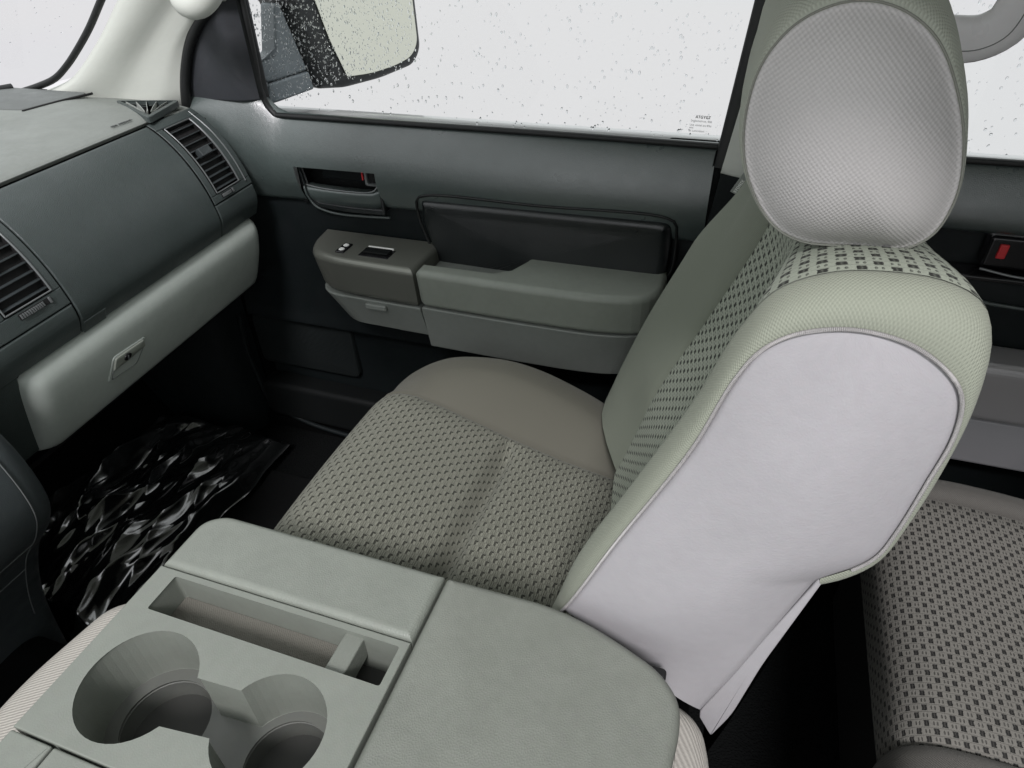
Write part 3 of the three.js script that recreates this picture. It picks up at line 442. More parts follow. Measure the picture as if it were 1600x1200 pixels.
  // door pull: dish, bar, lock lever
  const dish = mesh('handle_dish', extrude(roundPoly([[-0.803, 0.7215], [-0.629, 0.7225], [-0.627, 0.635], [-0.700, 0.6335], [-0.790, 0.638]], [0.014, 0.016, 0.006, 0.004, 0.03], 8), 0.010, 0.003, [roundPoly([[-0.801, 0.7195], [-0.631, 0.7205], [-0.629, 0.640], [-0.700, 0.639], [-0.788, 0.642]], [0.010, 0.012, 0.004, 0.004, 0.02], 8)]).translate(0, 0, -1.0545), M.doorPad, door);
  mesh('dish_well', merge([boxg(-0.81, -0.625, 0.63, 0.728, -1.092, -1.088, 0.001), boxg(-0.81, -0.625, 0.719, 0.725, -1.09, -1.052, 0.001), boxg(-0.812, -0.803, 0.64, 0.724, -1.09, -1.056, 0.001), boxg(-0.633, -0.628, 0.64, 0.724, -1.09, -1.052, 0.001)]), M.black, dish);
  mesh('well_plate', boxg(-0.776, -0.684, 0.682, 0.716, -1.088, -1.083, 0.002), M.doorLow, dish);
  mesh('pull_bar', loft([-0.798, -0.79, -0.76, -0.72, -0.68, -0.65, -0.634].map((x, i) => [[0.674, -1.078], [0.6775, -1.062], [0.6785, -1.052], [0.6765, -1.047], [0.672, -1.0455], [0.66, -1.047], [0.645, -1.054], [0.640, -1.066]].map(([y, z]) => [x, y - 0.004 * Math.sin((i / 6) * 3.14) + (i === 6 ? 0.004 : 0), z]))), M.doorDark, dish);
  mesh('bar_edge', tube([[-0.795, 0.679, -1.050], [-0.76, 0.676, -1.0475], [-0.70, 0.6745, -1.0475], [-0.66, 0.676, -1.048], [-0.645, 0.681, -1.049], [-0.638, 0.690, -1.052]], 0.0017, 30, 6), M.chromeDark, dish);
  const lever = mesh('lock_lever', extrude(roundPoly(rect(-0.668, -0.636, 0.685, 0.718), 0.005), 0.012, 0.003, [roundPoly(rect(-0.662, -0.642, 0.690, 0.713), 0.003)]).translate(0, 0, -1.068), M.chromeDark, dish);
  mesh('lever_face', boxg(-0.663, -0.641, 0.689, 0.714, -1.070, -1.062, 0.002), M.blackGloss, dish);
  mesh('lock_flag', boxg(-0.675, -0.672, 0.694, 0.711, -1.072, -1.060, 0.001), M.red, dish);
  mesh('pocket_lip', tube([[-0.797, 0.665, -1.050], [-0.785, 0.638, -1.052], [-0.762, 0.6265, -1.056], [-0.735, 0.6225, -1.058], [-0.68, 0.6235, -1.058], [-0.626, 0.6265, -1.058]], 0.0028, 40, 8), M.doorDark, door);
  // armrest: bronze switch panel in front, grey pad behind
  const outer = [[-0.779, -1.064], [-0.768, -1.0], [-0.745, -0.962], [-0.70, -0.946], [-0.62, -0.940], [-0.526, -0.937]];
  const zone = [...curve(outer, 24), [-0.526, -0.985], [-0.522, -1.064]];
  const armTaper = (g, y0, y1, amt, sx = 0.034) => { const p = g.attributes.position; for (let i = 0; i < p.count; i++) { const y = p.getY(i), t = clamp((y1 - y) / (y1 - y0)); p.setZ(i, p.getZ(i) - amt * t * t * clamp((p.getZ(i) + 1.06) / 0.1)); p.setX(i, p.getX(i) + (p.getX(i) < -0.6 ? sx * t * t : 0)); } g.computeVertexNormals(); return g; };
  const sp = mesh('switch_panel', armTaper(slab(zone, 0.508, 0.588, 0.012, [], 6), 0.508, 0.588, 0.008, 0.012), M.bronze, door, { label: 'satin bronze switch panel at the front of the armrest' });
  mesh('lock_switch', boxg(-0.700, -0.682, 0.586, 0.591, -1.004, -0.966, 0.002), M.blackGloss, sp);
  for (const z of [-0.994, -0.977]) mesh('switch_cap', new THREE.SphereGeometry(0.006, 12, 8).scale(1, 0.5, 1).translate(-0.691, 0.5905, z), M.white, sp);
  mesh('window_switch_well', boxg(-0.652, -0.590, 0.586, 0.5887, -1.001, -0.966, 0.001), M.blackGloss, sp);
  { const g = boxg(-0.645, -0.594, 0, 0.004, -0.99, -0.97, 0.0015); g.translate(0, 0.589, -0.006); mesh('window_switch', g, M.black, sp); mesh('switch_edge', boxg(-0.645, -0.592, 0.590, 0.594, -1.0, -0.996, 0.001), M.white, sp); }
  const binO = [[-0.764, -1.06], [-0.752, -0.985], [-0.725, -0.958], [-0.66, -0.952], [-0.526, -0.949]];
  const bin = mesh('coin_bin', armTaper(slab([...curve(binO, 20), [-0.523, -1.06]], 0.432, 0.505, 0.003), 0.432, 0.505, 0.022), M.armLow, door);
  mesh('bin_latch', boxg(-0.642, -0.598, 0.487, 0.4985, -0.955, -0.945, 0.003), M.armLow, bin);
  const pz = [[-0.5205, -0.985], [-0.5205, -0.945], [-0.515, -0.936], [-0.45, -0.932], [-0.30, -0.930], [-0.18, -0.934], [-0.12, -0.95], [-0.097, -0.98], [-0.094, -1.02], [-0.096, -1.06]];
  const padOut = [...curve(pz.slice(3), 30)];
  const padPlan = [[-0.5205, -0.970], [-0.5205, -0.940], [-0.512, -0.934], ...padOut, [-0.338, -1.06], [-0.343, -1.030], [-0.360, -0.990], [-0.385, -0.972]];
  const pad = mesh('armrest_pad', (() => { const g = slab(padPlan, 0.512, 0.590, 0.0115, [], 8); const p = g.attributes.position; for (let i = 0; i < p.count; i++) { const t = clamp((0.590 - p.getY(i)) / 0.078); p.setZ(i, p.getZ(i) - 0.010 * t * t * clamp((p.getZ(i) + 1.03) / 0.09)); } g.computeVertexNormals(); return g; })(), M.armPad, door, { label: 'grey padded rear half of the armrest' });
  mesh('armrest_base', (() => { const pl = [[-0.5205, -1.06], [-0.5205, -0.944], ...padOut.map(p => [p[0] - 0.004, p[1] - 0.010])]; const g = slab(pl, 0.412, 0.5105, 0.003); const p = g.attributes.position; for (let i = 0; i < p.count; i++) { const t = clamp((0.51 - p.getY(i)) / 0.1); p.setZ(i, p.getZ(i) - 0.022 * t * clamp((p.getZ(i) + 1.03) / 0.09)); p.setX(i, p.getX(i) - (p.getX(i) > -0.3 ? 0.03 * t : 0)); } g.computeVertexNormals(); return g; })(), M.armLow, door);
  mesh('pull_pocket', merge([boxg(-0.522, -0.335, 0.545, 0.560, -1.06, -0.96, 0.004), boxg(-0.53, -0.33, 0.53, 0.578, -1.064, -1.046, 0.004)]), M.armLow, door);
  // speaker grille and map pocket low on the door
  const sg = tex(128, (x, y) => { const X = x * 16, Y = y * 16, a = Math.hypot(X % 1 - 0.5, Y % 1 - 0.5); return sstep(0.25, 0.4, a); }, 0.05);
  mesh('speaker_grille', pillow(densify(roundPoly(rect(-1.055, -0.782, 0.196, 0.334), 0.02), 0.03), (u, v, h) => [u, v, -1.075 + h], { depth: 0.02, r: 0.008, crown: 0.004 }), new THREE.MeshPhysicalMaterial({ color: C(0.010, 0.013, 0.013), roughness: 0.6, specularIntensity: 0.35, bumpMap: sg, bumpScale: 0.001 }), door);
  mesh('map_pocket', pillow(densify(roundPoly([[-1.05, 0.06], [-0.25, 0.04], [-0.25, 0.16], [-1.05, 0.165]], 0.03), 0.04), (u, v, h) => [u, v, -1.035 + h], { depth: 0.05, r: 0.012 }), M.black, door);
  mesh('pocket_frame', tube([[-1.075, 0.335, -1.066], [-1.082, 0.25, -1.062], [-1.07, 0.15, -1.058], [-1.045, 0.09, -1.05], [-0.95, 0.055, -1.04], [-0.8, 0.04, -1.035], [-0.6, 0.03, -1.035]], 0.006, 40, 8), M.doorLow, door);
  // mirror on the outside of the door
  const mir = mesh('door_mirror', null, plain([0.022, 0.025, 0.027], 0.5), door, { label: 'wide wet door mirror seen through the window' });
  const n = V(0.90, 0.04, 0.43).normalize(), ux = V(0.43, 0, -0.90).normalize(), uy = n.clone().cross(ux).normalize(), o = V(-0.765, 0.915, -1.30);
  const mp = (u, v, h) => o.clone().addScaledVector(ux, u).addScaledVector(uy, v).addScaledVector(n, h).toArray();
  const housing = roundPoly([[-0.123, -0.098], [-0.059, -0.107], [0.029, -0.105], [0.121, -0.093], [0.144, -0.065], [0.148, 0.30], [-0.215, 0.30], [-0.152, 0.038]], [0.01, 0.01, 0.02, 0.02, 0.02, 0.05, 0.05, 0.03]);
  mir.geometry = merge([pillow(densify(housing, 0.03), mp, { depth: 0.10, r: 0.02 }), pillow(densify(housing, 0.03), (u, v, h) => mp(u, v, -0.10 - h * 0.5), { depth: 0.001, r: 0.001, crown: 0.05 })]);
  mesh('mirror_glass', pillow(roundPoly([[-0.060, -0.085], [0.0, -0.0885], [0.062, -0.084], [0.106, -0.074], [0.127, -0.050], [0.130, 0.29], [-0.165, 0.29], [-0.103, 0.074], [-0.085, -0.013]], [0.004, 0.02, 0.02, 0.02, 0.02, 0.03, 0.02, 0.02, 0.02]), (u, v, h) => mp(u, v, 0.003 + h), { depth: 0.003, r: 0.001 }), plain([0.74, 0.765, 0.67], 0.04, { metalness: 1 }), mir);
  mesh('mirror_arm', merge([pillow(roundPoly([[-0.231, -0.105], [-0.210, -0.104], [-0.130, -0.096], [-0.134, -0.063], [-0.224, -0.071]], 0.005), (u, v, h) => mp(u, v, -0.010 + h), { depth: 0.06, r: 0.004 }), pillow(roundPoly([[-0.224, -0.069], [-0.134, -0.061], [-0.162, 0.055], [-0.172, 0.055], [-0.193, -0.024], [-0.233, -0.031]], 0.005), (u, v, h) => mp(u, v, -0.014 + h), { depth: 0.05, r: 0.004 })]), plain([0.20, 0.23, 0.25], 0.4), mir);
}

// ------------------------------------------------------------------ rear door
{
  const rd = thing('rear_door', 'rear passenger door with red lock tab at the right edge', 'door');
  const pr = curve([[0.808, -1.080], [0.806, -1.068], [0.798, -1.060], [0.775, -1.048], [0.750, -1.039], [0.727, -1.039], [0.712, -1.053], [0.708, -1.075]], 30);
  mesh('upper_panel', loft([0.19, 0.3, 0.5, 0.7, 0.95].map(x => pr.map(p => [x, p[0], p[1]]))), M.doorDark, rd);
  mesh('lower_panel', loft([0.19, 0.3, 0.5, 0.7, 0.95].map(x => [[0.708, -1.092], [0.646, -1.092], [0.644, -1.075], [0.640, -1.06], [0.60, -1.058], [0.56, -1.056], [0.535, -1.055], [0.02, -1.06]].map(p => [x, ...p]))), M.doorLow, rd);
  const ha = mesh('handle_dish', boxg(0.30, 0.52, 0.640, 0.648, -1.09, -1.045, 0.003), M.blackGloss, rd);
  mesh('lock_lever', boxg(0.352, 0.43, 0.655, 0.704, -1.09, -1.062, 0.006), M.blackGloss, ha);
  mesh('lock_tab', boxg(0.366, 0.378, 0.672, 0.694, -1.066, -1.0585, 0.002), M.red, ha);
  mesh('lever_edge', tube([[0.352, 0.655, -1.058], [0.40, 0.651, -1.05], [0.46, 0.653, -1.047]], 0.0022, 16, 6), M.chromeDark, ha);
  mesh('pocket_line', tube([[0.31, 0.628, -1.058], [0.36, 0.606, -1.055], [0.42, 0.600, -1.055], [0.52, 0.60, -1.055]], 0.003, 20, 6), M.doorDark, rd);
  mesh('armrest', merge([slab(roundPoly(rect(0.25, 0.9, -1.06, -0.985), 0.02), 0.43, 0.535, 0.016, [], 6)]), plain([0.36, 0.35, 0.355], 0.34, { metalness: 0.3, bumpMap: softTex, bumpScale: 0.00005 }), rd, { label: 'satin grey armrest of the rear door' });
  mesh('armrest_base', slab(rect(0.25, 0.9, -1.06, -1.0), 0.335, 0.428, 0.006), plain([0.30, 0.30, 0.31], 0.45), rd);
  mesh('outer_skin', boxg(0.05, 1.05, -0.15, 0.775, -1.22, -1.19, 0.01), M.paint, rd);
  const zg = -1.075;
  const pane = mesh('window_pane', loft([0.19, 0.5, 0.95].map(x => [[x, 0.79, zg], [x, 1.0, zg], [x, 1.27, zg]])), M.glass, rd);
  mesh('window_seal', merge([tube([[0.19, 0.807, -1.064], [0.5, 0.808, -1.064], [0.95, 0.808, -1.064]], 0.005, 20, 8), boxg(0.178, 0.192, 0.80, 1.27, -1.075, -1.056, 0.003)]), M.rubber, rd);
  pane.add(drops(420, 0.2, 0.5, 0.81, 1.05, zg - 0.0008));
}

// ------------------------------------------------------------------ front passenger seat
{
  const seat = thing('front_passenger_seat', 'grey cloth front passenger seat with woven cushion and large headrest', 'car seat');
  // outlines of the backrest seen from its inboard side
  const O = poly(curve([[-0.135, 0.44], [-0.126, 0.47], [-0.111, 0.523], [-0.089, 0.605], [-0.045, 0.716], [-0.007, 0.815], [0.014, 0.881], [0.032, 0.914], [0.061, 0.931], [0.095, 0.936], [0.124, 0.934], [0.146, 0.924], [0.156, 0.907], [0.160, 0.885], [0.162, 0.855], [0.162, 0.811], [0.158, 0.759], [0.149, 0.705], [0.130, 0.675], [0.116, 0.664]], 200), 110);
  const Pp = poly(curve([[-0.112, 0.515], [-0.103, 0.535], [-0.090, 0.563], [-0.052, 0.664], [-0.002, 0.791], [0.018, 0.861], [0.030, 0.886], [0.049, 0.902], [0.080, 0.910], [0.113, 0.904], [0.139, 0.886], [0.148, 0.872], [0.153, 0.844], [0.151, 0.804], [0.147, 0.751], [0.142, 0.722], [0.132, 0.704], [0.112, 0.682]], 200), 110);
  const nO = O.map((p, i) => { const a = O[Math.max(0, i - 1)], b = O[Math.min(O.length - 1, i + 1)], dx = b[0] - a[0], dy = b[1] - a[1], l = Math.hypot(dx, dy); return [-dy / l, dx / l]; });
  const z0 = -0.385;
  const band = []; for (let k = 0; k <= 10; k++) { const t = k / 10 * Math.PI / 2, s = Math.sin(t), c = 1 - Math.cos(t); band.push(O.map((p, i) => [lerp(Pp[i][0], p[0], s), lerp(Pp[i][1], p[1], s), z0 - 0.026 * c - 0.002 * Math.sin(t * 2) * -1])); }
  band.push(O.map((p, i) => [p[0] - nO[i][0] * 0.0008, p[1] - nO[i][1] * 0.0008, z0 - 0.031]), O.map((p, i) => [p[0] - nO[i][0] * 0.005, p[1] - nO[i][1] * 0.005, z0 - 0.034]));
  mesh('side_bolster', loft(band), M.knitBand, seat, { label: 'ribbed greenish knit band round the inboard side of the backrest' });
  // woven cover of the front and top, sunk between the bolsters
  const front = O.map(p => sstep(0.93, 0.84, p[1]) * (p[0] < 0.06 ? 1 : 0)), topw = O.map((p, i) => 1 - front[i]);
  const cover = []; for (let k = 0; k <= 28; k++) { const t = k / 28, z = lerp(-0.414, -0.705, t), d = at([[0, 0], [0.06, 0.35], [0.15, 0.8], [0.3, 1.2], [0.5, 1.45], [0.65, 1.45], [0.8, 1.3], [0.92, 1.12], [1, 1.02]], t); cover.push(O.map((p, i) => { const rec = (0.001 + 0.030 * d) * front[i] + (0.001 + 0.014 * d) * topw[i] * sstep(0.6, 0.8, p[1]) * Math.sin(Math.PI * t); return [p[0] - nO[i][0] * rec, p[1] - nO[i][1] * rec, z]; })); }
  mesh('backrest_cover', loft(cover), M.weaveBack, seat, { label: 'openwork woven cover of the backrest front and top' });
  // outboard bolster
  const ob = [[-0.703, -0.040], [-0.7035, -0.030], [-0.712, -0.022], [-0.73, -0.015], [-0.76, -0.004], [-0.79, 0.005], [-0.82, 0.011], [-0.855, 0.012], [-0.88, 0.007], [-0.90, -0.003], [-0.912, -0.016], [-0.918, -0.035]];
  mesh('side_bolster', loft(ob.map(([z, h]) => O.map((p0, i) => { const p = [p0[0] + 0.018 * sstep(0.73, 0.83, p0[1]) * front[i] * sstep(-0.74, -0.80, z), p0[1]]; const k = z < -0.895 ? (h < 0 ? h : h * front[i]) : h * front[i]; const w = 1 + 0.5 * sstep(0.62, 0.5, p[1]) * front[i]; return [p[0] + nO[i][0] * k * w, p[1] + nO[i][1] * k * w, z]; }))), M.knitSide, seat, { label: 'smooth grey bolster of the backrest nearest the door' });
  mesh('back_shell', loft([-0.40, -0.6, -0.9].map(z => [[0.116, 0.664, z], [0.10, 0.52, z], [0.085, 0.4, z], [0.07, 0.30, z]])), M.carpet, seat);
  // smooth side panel with piping and a stitched flap at the rear
  const ip = Pp.findIndex(p => p[0] > 0.078 && p[1] > 0.90);
  const fr = poly([[-0.030, 0.515], [-0.088, 0.541], [-0.098, 0.547], ...Pp.slice(6, ip + 1)], 90), rrE = poly([[0.0525, 0.438], [0.0735, 0.52], [0.090, 0.593], [0.109, 0.678], ...Pp.slice(ip, 107).reverse()], 90);
  const dome = (t, q) => 0.026 * Math.pow(Math.sin(Math.PI * t), 0.9) * (0.35 + 0.65 * sstep(0.05, 0.5, q)) * Math.pow(Math.sin(Math.PI * clamp(0.5 + 0.5 * sstep(0.45, 1, q))), 0.8) - 0.006 * Math.exp(-Math.pow((t - 0.38) / 0.22, 2) - Math.pow((q - 0.47) / 0.13, 2));
  mesh('side_panel', loft(fr.map((a, i) => { const b = rrE[i], r = [[a[0], a[1], z0 - 0.012]]; for (let k = 0; k <= 24; k++) { const t = k / 24; r.push([lerp(a[0], b[0], t), lerp(a[1], b[1], t), z0 - 0.0006 + dome(t, i / 90)]); } r.push([b[0] + 0.0006, b[1], z0 - 0.006], [b[0], b[1], z0 - 0.012]); return r; })), M.panelCloth, seat, { label: 'smooth pale grey side panel of the backrest' });
  mesh('panel_foot', extrude([[0.053, 0.437], [0.025, 0.480], [-0.018, 0.520], [-0.03, 0.53], [0.02, 0.56], [0.07, 0.53]], 0.01, 0.002).translate(0, 0, z0 - 0.0105), M.panelCloth, seat);
  mesh('rear_flap', pillow(densify(roundPoly([[0.1115, 0.680], [0.115, 0.676], [0.094, 0.545], [0.083, 0.445], [0.070, 0.392], [0.054, 0.4225], [0.0528, 0.436], [0.0738, 0.52], [0.0903, 0.593]], [0, 0.002, 0.02, 0.02, 0.006, 0.002, 0, 0, 0]), 0.01), (u, v, h) => [u, v, z0 - 0.0003 + h], { depth: 0.02, r: 0.0015 }), M.panelCloth, seat);
  mesh('piping', tube(Pp.slice(3, 107).map(p => [p[0], p[1], z0 + 0.0012]), 0.0015, 200, 6), M.knitHead, seat);
  // headrest: domed ends joined by a padded roll
  const H = curve([[-0.003, 0.983], [-0.006, 1.011], [-0.001, 1.039], [0.014, 1.060], [0.038, 1.071], [0.063, 1.069], [0.088, 1.054], [0.109, 1.024], [0.122, 0.993], [0.127, 0.965], [0.122, 0.940], [0.108, 0.928], [0.080, 0.9265], [0.045, 0.926], [0.024, 0.936], [0.006, 0.960]], 72, true);
  let hx = 0, hy = 0; for (const p of H) { hx += p[0] / H.length; hy += p[1] / H.length; }
  const hz = -0.465;
  const head = mesh('headrest', pillow(H, (u, v, h) => [u, v, hz + h], { depth: 0.004, r: 0.004, crown: 0.034, rings: 18, k: 2.3 }), M.knitHead, seat, { label: 'large rounded headrest in ribbed cloth' });
  const hn = H.map((p, i) => { const a = H[(i + 71) % 72], b = H[(i + 1) % 72], dx = b[0] - a[0], dy = b[1] - a[1], l = Math.hypot(dx, dy); return [dy / l, -dx / l]; });
  const sgn = (hn[0][0] * (H[0][0] - hx) + hn[0][1] * (H[0][1] - hy)) > 0 ? 1 : -1;
  const rr = [[-0.467, -0.003], [-0.4665, 0.0], [-0.468, 0.003], [-0.473, 0.0058], [-0.481, 0.0085], [-0.495, 0.011], [-0.53, 0.014], [-0.60, 0.016], [-0.67, 0.013], [-0.70, 0.009], [-0.715, 0.002], [-0.722, -0.010], [-0.726, -0.030]];
  const tilt = (p, z) => 0;
  mesh('headrest_roll', loft(rr.map(([z, d]) => [...H.keys(), 0].map(i => { const dd = d * sgn * (0.42 + 0.9 * sstep(0.2, 0.9, hn[i][1] * sgn)); return [H[i][0] + hn[i][0] * dd, H[i][1] + hn[i][1] * dd, z]; }))), M.knitRoll, head);
  mesh('headrest_seam', tube(H.map(p => [p[0], p[1], hz - 0.0014]), 0.0007, 140, 5, true), M.seam, head);
  for (const z of [-0.53, -0.66]) mesh('headrest_post', tube([[0.075, 0.86, z], [0.072, 0.95, z]], 0.006, 6, 10), M.chromeDark, seat);
  // cushion: woven centre with a cross seam, plain bolster towards the door
  const ci = [[-0.56, 0.30], [-0.545, 0.36], [-0.53, 0.415], [-0.515, 0.445], [-0.50, 0.462], [-0.478, 0.472], [-0.45, 0.474], [-0.40, 0.461], [-0.33, 0.438], [-0.28, 0.421], [-0.2, 0.398], [-0.085, 0.374], [0.0, 0.36]];
  const cp = poly(ci.slice(0, 7), 24).concat(poly(ci.slice(6), 56).slice(1));
  const czs = [-0.395, -0.398, -0.405, -0.415, -0.43]; for (let z = -0.45; z > -0.735; z -= 0.015) czs.push(z); czs.push(-0.742, -0.748, -0.752, -0.755);
  mesh('cushion_centre', loft(czs.map(z => { const e = clamp((z + 0.43) / 0.035), e2 = clamp((-0.725 - z) / 0.03), drop = 0.05 * (1 - Math.sqrt(1 - Math.min(1, e * e))) + 0.012 * e2 * e2; const crown = 0.006 * Math.sin(Math.PI * clamp((-0.4 - z) / 0.35)); return cp.map(([x, y]) => { const gx = x - (-0.281 - 0.02 * (z + 0.6)), gr = (0.020 * Math.exp(-gx * gx / 0.00010) + 0.008 * Math.exp(-gx * gx / 0.0016)) * sstep(-0.757, -0.70, z); return [x, y + crown - drop - gr, z]; }); })), M.weave, seat);
  const yc = [[-0.57, 0.30], [-0.56, 0.345], [-0.545, 0.385], [-0.515, 0.424], [-0.475, 0.456], [-0.433, 0.478], [-0.38, 0.490], [-0.328, 0.493], [-0.28, 0.486], [-0.23, 0.470], [-0.15, 0.432], [-0.10, 0.385], [-0.06, 0.35], [0.0, 0.32]];
  const ycs = curve(yc, 60);
  const yi = x => at(ci, x);
  mesh('cushion_bolster', loft(ycs.map(([x, y]) => { const s = Math.min(yi(x) - 0.006, y + 0.02), r = []; r.push([x, s - 0.02, -0.750]); for (let k = 0; k <= 14; k++) { const t = k / 14; const zz = -0.754 - 0.066 * t; r.push([x, lerp(s, y, Math.sin(t * Math.PI / 2)), zz]); } for (let k = 1; k <= 10; k++) { const t = k / 10 * Math.PI / 2; r.push([x, y - 0.07 * (1 - Math.cos(t)), -0.82 - 0.085 * Math.sin(t)]); } r.push([x, 0.22, -0.91]); return r; })), M.knitGrey, seat);
  mesh('cushion_seam', tube(cp.filter(p => p[0] > -0.535).map(([x, y]) => [x, y - 0.0115, -0.7545]), 0.0022, 60, 6), M.thread, seat);
  mesh('seat_base', boxg(-0.50, 0.05, 0.02, 0.33, -0.90, -0.42, 0.03), M.carpet, seat);
}

// ------------------------------------------------------------------ centre seat cushion and fabric behind the console
{
  const cs = thing('centre_bench', 'ribbed pale cloth centre seat under the console', 'car seat');
  mesh('cushion', planar(slab(roundPoly([[-0.655, 0.1], [-0.668, -0.19], [-0.650, -0.300], [-0.60, -0.325], [-0.4, -0.34], [-0.4, 0.1]], [0, 0.03, 0.03, 0.03, 0.02, 0]), 0.27, 0.445, 0.028, [], 8), (x, y, z) => [x * 0.6 + z * 0.8 - y * 0.3, z]), M.knitRib, cs);
  mesh('folded_back', planar(slab(roundPoly([[-0.1, 0.1], [-0.1, -0.375], [0.030, -0.392], [0.058, -0.375], [0.072, -0.33], [0.075, 0.1]], [0, 0, 0.02, 0.03, 0.05, 0]), 0.22, 0.44, 0.022, [], 6), (x, y, z) => [y * 0.9 - x * 0.5 + z * 0.35, z]), M.knitRib, cs);
}

// ------------------------------------------------------------------ centre console
{
  const con = thing('centre_console', 'pale grey centre console with two cup holders, open tray and armrest lid', 'console');
  mesh('body', slab(roundPoly([[-0.487, 0.1], [-0.487, -0.345], [-0.10, -0.350], [-0.02, -0.332], [0.012, -0.30], [0.012, 0.1]], [0, 0.03, 0.06, 0.03, 0.03, 0]), 0.36, 0.470, 0.01), M.console, con);
  mesh('gap_liner', slab(roundPoly([[-0.492, 0.1], [-0.492, -0.352], [-0.10, -0.357], [-0.03, -0.338], [0.012, -0.30], [0.012, 0.1]], [0, 0.03, 0.05, 0.02, 0.03, 0]), 0.538, 0.5395, 0, [rect(-0.488, -0.222, -0.283, 0.06)]), M.gap, con);
  mesh('far_skirt', boxg(-0.48, -0.06, 0.40, 0.55, -0.356, -0.350, 0.002), M.console, con);
  // strip along the passenger's side
  const strip = roundPoly([[-0.4985, -0.2895], [-0.4985, -0.350], [-0.478, -0.3655], [-0.214, -0.3645], [-0.214, -0.2895]], [0, 0.022, 0.022, 0, 0]);
  mesh('padded_strip', slab(strip, 0.525, 0.582, 0.008, [], 6), M.console, con);
  // organizer with cup holders and tray
  const cupO = []; const c1 = [-0.4255, -0.178], c2 = [-0.2915, -0.181], r1 = 0.0525, r2 = 0.0485;
  for (let i = 0; i <= 40; i++) { const a = lerp(0.50, 2 * Math.PI - 0.43, i / 40); cupO.push([c1[0] + r1 * Math.cos(a), c1[1] + r1 * Math.sin(a)]); }
  for (let i = 0; i <= 40; i++) { const a = lerp(-Math.PI + 0.45, Math.PI - 0.50, i / 40); cupO.push([c2[0] + r2 * Math.cos(a), c2[1] + r2 * Math.sin(a)]); }
  const trayO = roundPoly(rect(-0.4755, -0.2205, -0.282, -0.2405), 0.004, 4);
  const org = roundPoly([[-0.4985, -0.1155], [-0.4985, -0.2875], [-0.214, -0.2875], [-0.214, -0.10], [-0.39, -0.1155]], [0.001, 0.003, 0.003, 0.0, 0]);
  const orgZ = roundPoly([[-0.4985, -0.1155], [-0.4985, -0.2875], [-0.214, -0.2875], [-0.214, 0.03], [-0.388, 0.03], [-0.388, -0.1155]], [0, 0, 0, 0, 0, 0]);
  const plate = mesh('organizer', slab(orgZ, 0.5118, 0.580, 0.0012, [cupO, trayO], 3), M.organizer, con);
  mesh('side_skirt', boxg(-0.4983, -0.494, 0.40, 0.56, -0.2875, 0.05, 0.002), M.organizer, plate);
  // tray: walls, rubber mat, divider
  const tray = mesh('tray', boxg(-0.480, -0.214, 0.514, 0.520, -0.2868, -0.236, 0.001), M.organizer, con);
  mesh('rubber_mat', slab(rect(-0.4753, -0.270, -0.2818, -0.2407), 0.5405, 0.5445, 0.0004), M.mat, tray);
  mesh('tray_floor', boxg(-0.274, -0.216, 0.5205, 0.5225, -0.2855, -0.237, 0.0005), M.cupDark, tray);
  mesh('divider', boxg(-0.281, -0.261, 0.543, 0.571, -0.2845, -0.2395, 0.002), M.organizer, tray);
  // two cup holders sharing one well
  const ring = (c, r) => [...Array(36)].map((_, i) => [c[0] + r * Math.cos(i / 36 * 6.2832), c[1] + r * Math.sin(i / 36 * 6.2832)]);
  const i1 = ring([c1[0] + 0.002, c1[1]], 0.042), i2 = ring([c2[0] - 0.001, c2[1]], 0.040);
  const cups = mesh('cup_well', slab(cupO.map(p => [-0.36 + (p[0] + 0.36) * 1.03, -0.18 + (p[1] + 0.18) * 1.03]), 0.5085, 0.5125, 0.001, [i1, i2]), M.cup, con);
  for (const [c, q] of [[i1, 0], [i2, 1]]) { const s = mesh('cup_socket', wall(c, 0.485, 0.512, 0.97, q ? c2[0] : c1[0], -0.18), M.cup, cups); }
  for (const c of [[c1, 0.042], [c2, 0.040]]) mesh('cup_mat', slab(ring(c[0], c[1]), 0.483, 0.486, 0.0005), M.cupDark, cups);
  // front corner panels
  mesh('front_panel', slab(roundPoly([[-0.4985, -0.1135], [-0.4985, 0.05], [-0.4535, 0.05], [-0.4535, -0.1135]], 0.002), 0.55, 0.5795, 0.002), M.organizer, con);
  mesh('storage_cover', slab(roundPoly([[-0.4512, -0.1135], [-0.4512, 0.05], [-0.3905, 0.05], [-0.3905, -0.1135]], 0.002), 0.55, 0.5795, 0.002), M.organizer, con);
  // armrest lid
  const lid = roundPoly([[-0.2115, 0.06], [-0.2115, -0.3655], [-0.104, -0.3665], [-0.062, -0.358], [-0.026, -0.3455], [0.006, -0.332], [0.026, -0.310], [0.029, -0.285], [0.026, -0.25], [0.020, 0.06]], [0, 0.006, 0.03, 0.03, 0.03, 0.02, 0.015, 0.02, 0.05, 0]);
  mesh('armrest_lid', pillow(densify(lid, 0.012), (u, v, h) => [u, 0.582 + h + 0.0, v], { depth: 0.042, r: 0.010, crown: 0.003, rings: 10, cx: -0.095, cy: -0.17 }), M.lid, con, { label: 'leather-grained armrest lid' });
  mesh('hinge_cover', boxg(-0.09, 0.012, 0.43, 0.535, -0.362, -0.35, 0.004), M.rubber, con);
}

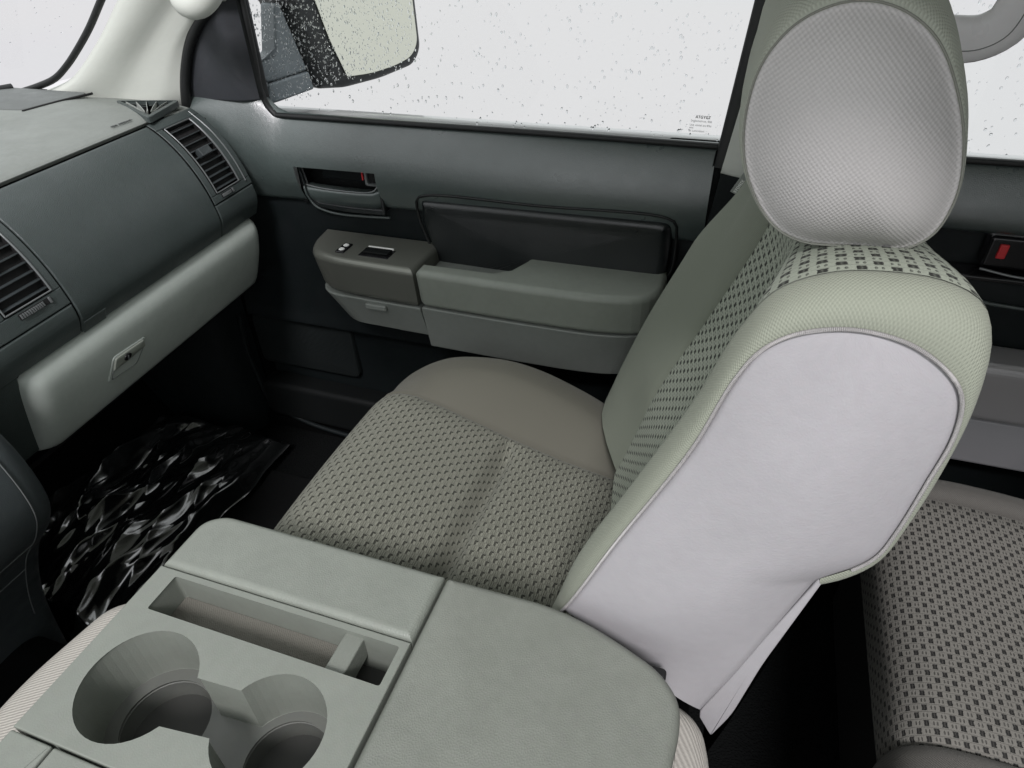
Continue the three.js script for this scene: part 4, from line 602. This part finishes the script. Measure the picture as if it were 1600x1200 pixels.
// ------------------------------------------------------------------ rear seat
{
  const rs = thing('rear_seat', 'rear bench seat with woven grey cushion at the lower right', 'car seat');
  const prf = curve([[0.285, 0.285], [0.264, 0.30], [0.260, 0.345], [0.268, 0.378], [0.290, 0.397], [0.325, 0.404], [0.40, 0.402], [0.55, 0.385], [0.75, 0.37]], 60);
  const zz = []; for (let z = -0.815; z < -0.465; z += 0.025) zz.push(z); 
  mesh('cushion', loft([[-0.826, 0.02], [-0.823, 0.008], ...zz.map(z => [z, 0]), [-0.455, 0.003], [-0.45, 0.010], [-0.448, 0.02]].filter(p => p[0] < -0.4475).sort((a, b) => a[0] - b[0]).map(([z, d]) => prf.map(p => [p[0] + d * 0.5, p[1] - d, z]))), M.weaveRear, rs);
  mesh('side_bolster', loft([[-0.823, 0.010], [-0.828, -0.001], [-0.838, -0.008], [-0.855, -0.008], [-0.872, 0.002], [-0.885, 0.022], [-0.893, 0.05], [-0.896, 0.10]].map(([z, d]) => prf.slice(8).map(p => [p[0] + Math.max(0, d) * 0.4 + 0.02, p[1] - d - 0.006, z]))), M.knitRear, rs);
  mesh('centre_cushion', loft([[-0.449, 0.012], [-0.445, 0.002], [-0.43, -0.006], [-0.40, -0.010], [-0.2, -0.010], [0.1, 0]].reverse().map(([z, d]) => prf.map(p => [p[0] - 0.004, p[1] - d, z]))), M.knitRear, rs);
  mesh('seat_base', boxg(0.30, 0.9, 0.0, 0.30, -0.93, 0.1, 0.02), M.gap, rs);
  mesh('backrest', boxg(0.70, 0.9, 0.36, 1.0, -0.95, 0.6, 0.05), M.knitRear, rs);
}

// ------------------------------------------------------------------ crumpled black film on the passenger's floor
{
  const nu = 230, nv = 170, rows = [];
  const fold = []; for (let i = 0; i < 11; i++) { const a = -0.45 + 1.0 * rnd(), f = 0.9 + i * 0.62; fold.push([Math.cos(a), Math.sin(a), f, 0.050 / Math.pow(f, 0.95) * (0.5 + 0.8 * rnd()), rnd()]); }
  for (let j = 0; j <= nv; j++) { const r = []; for (let i = 0; i <= nu; i++) {
    const u = i / nu, v = j / nv; // u along the door, v towards the console
    let x = lerp(-1.34, -0.95, u) + 0.02 * (tnoise(v, 0.3, 7, 103) - 0.5), z = lerp(-0.985, -0.39, v) + 0.03 * (tnoise(u, 0.7, 6, 105) - 0.5);
    let h = 0; const wx = u + 0.13 * (tnoise(u, v, 4, 113) - 0.5) + 0.025 * (tnoise(u, v, 13, 117) - 0.5), wy = v * 1.35 + 0.16 * (tnoise(u, v, 5, 115) - 0.5);
    for (const [dx, dy, f, amp, ph] of fold) { const q = (wx * dx + wy * dy) * f + ph, t = q - Math.floor(q); const c = Math.abs(t - 0.5) * 2; h += amp * (0.55 * Math.pow(c, 2.6) + 0.35 * Math.pow(0.5 - 0.5 * Math.cos(3.1416 * c), 1.6)) + amp * 0.25 * 0.5 * (1 - Math.cos(6.2832 * Math.pow(t, 1.3))); }
    h *= 0.5 + 0.9 * tnoise(u * 0.8, v * 0.8, 4, 111);
    r.push([x, 0.014 + h * (0.35 + 0.65 * sstep(0, 0.06, Math.min(u, 1 - u, v, 1 - v))), z]);
  } rows.push(r); }
  single('plastic_film', loft(rows), M.film, 'crumpled glossy black plastic film lying in the footwell', 'plastic sheet');
  single('floor_mat', boxg(-1.12, -0.72, 0.0, 0.012, -0.9, -0.42, 0.005), plain([0.005, 0.0055, 0.0055], 0.9, { bumpMap: softTex, bumpScale: 0.0015, specularIntensity: 0.2 }), 'black floor mat beside the film, in front of the seat', 'floor mat');
  single('kick_panel', loft([0, 0.08, 0.2, 0.3, 0.42].map(y => [[-1.42, y, -1.0], [-1.3, y, -0.985 + 0.03 * y], [-1.2, y, -0.99], [-1.13, y, -1.0 - 0.02 * y], [-1.09, y, -1.03], [-1.08, y, -1.09]])), M.doorLow, 'dark curved kick panel under the dash beside the door', 'panel');
}

renderer.render(scene, camera);
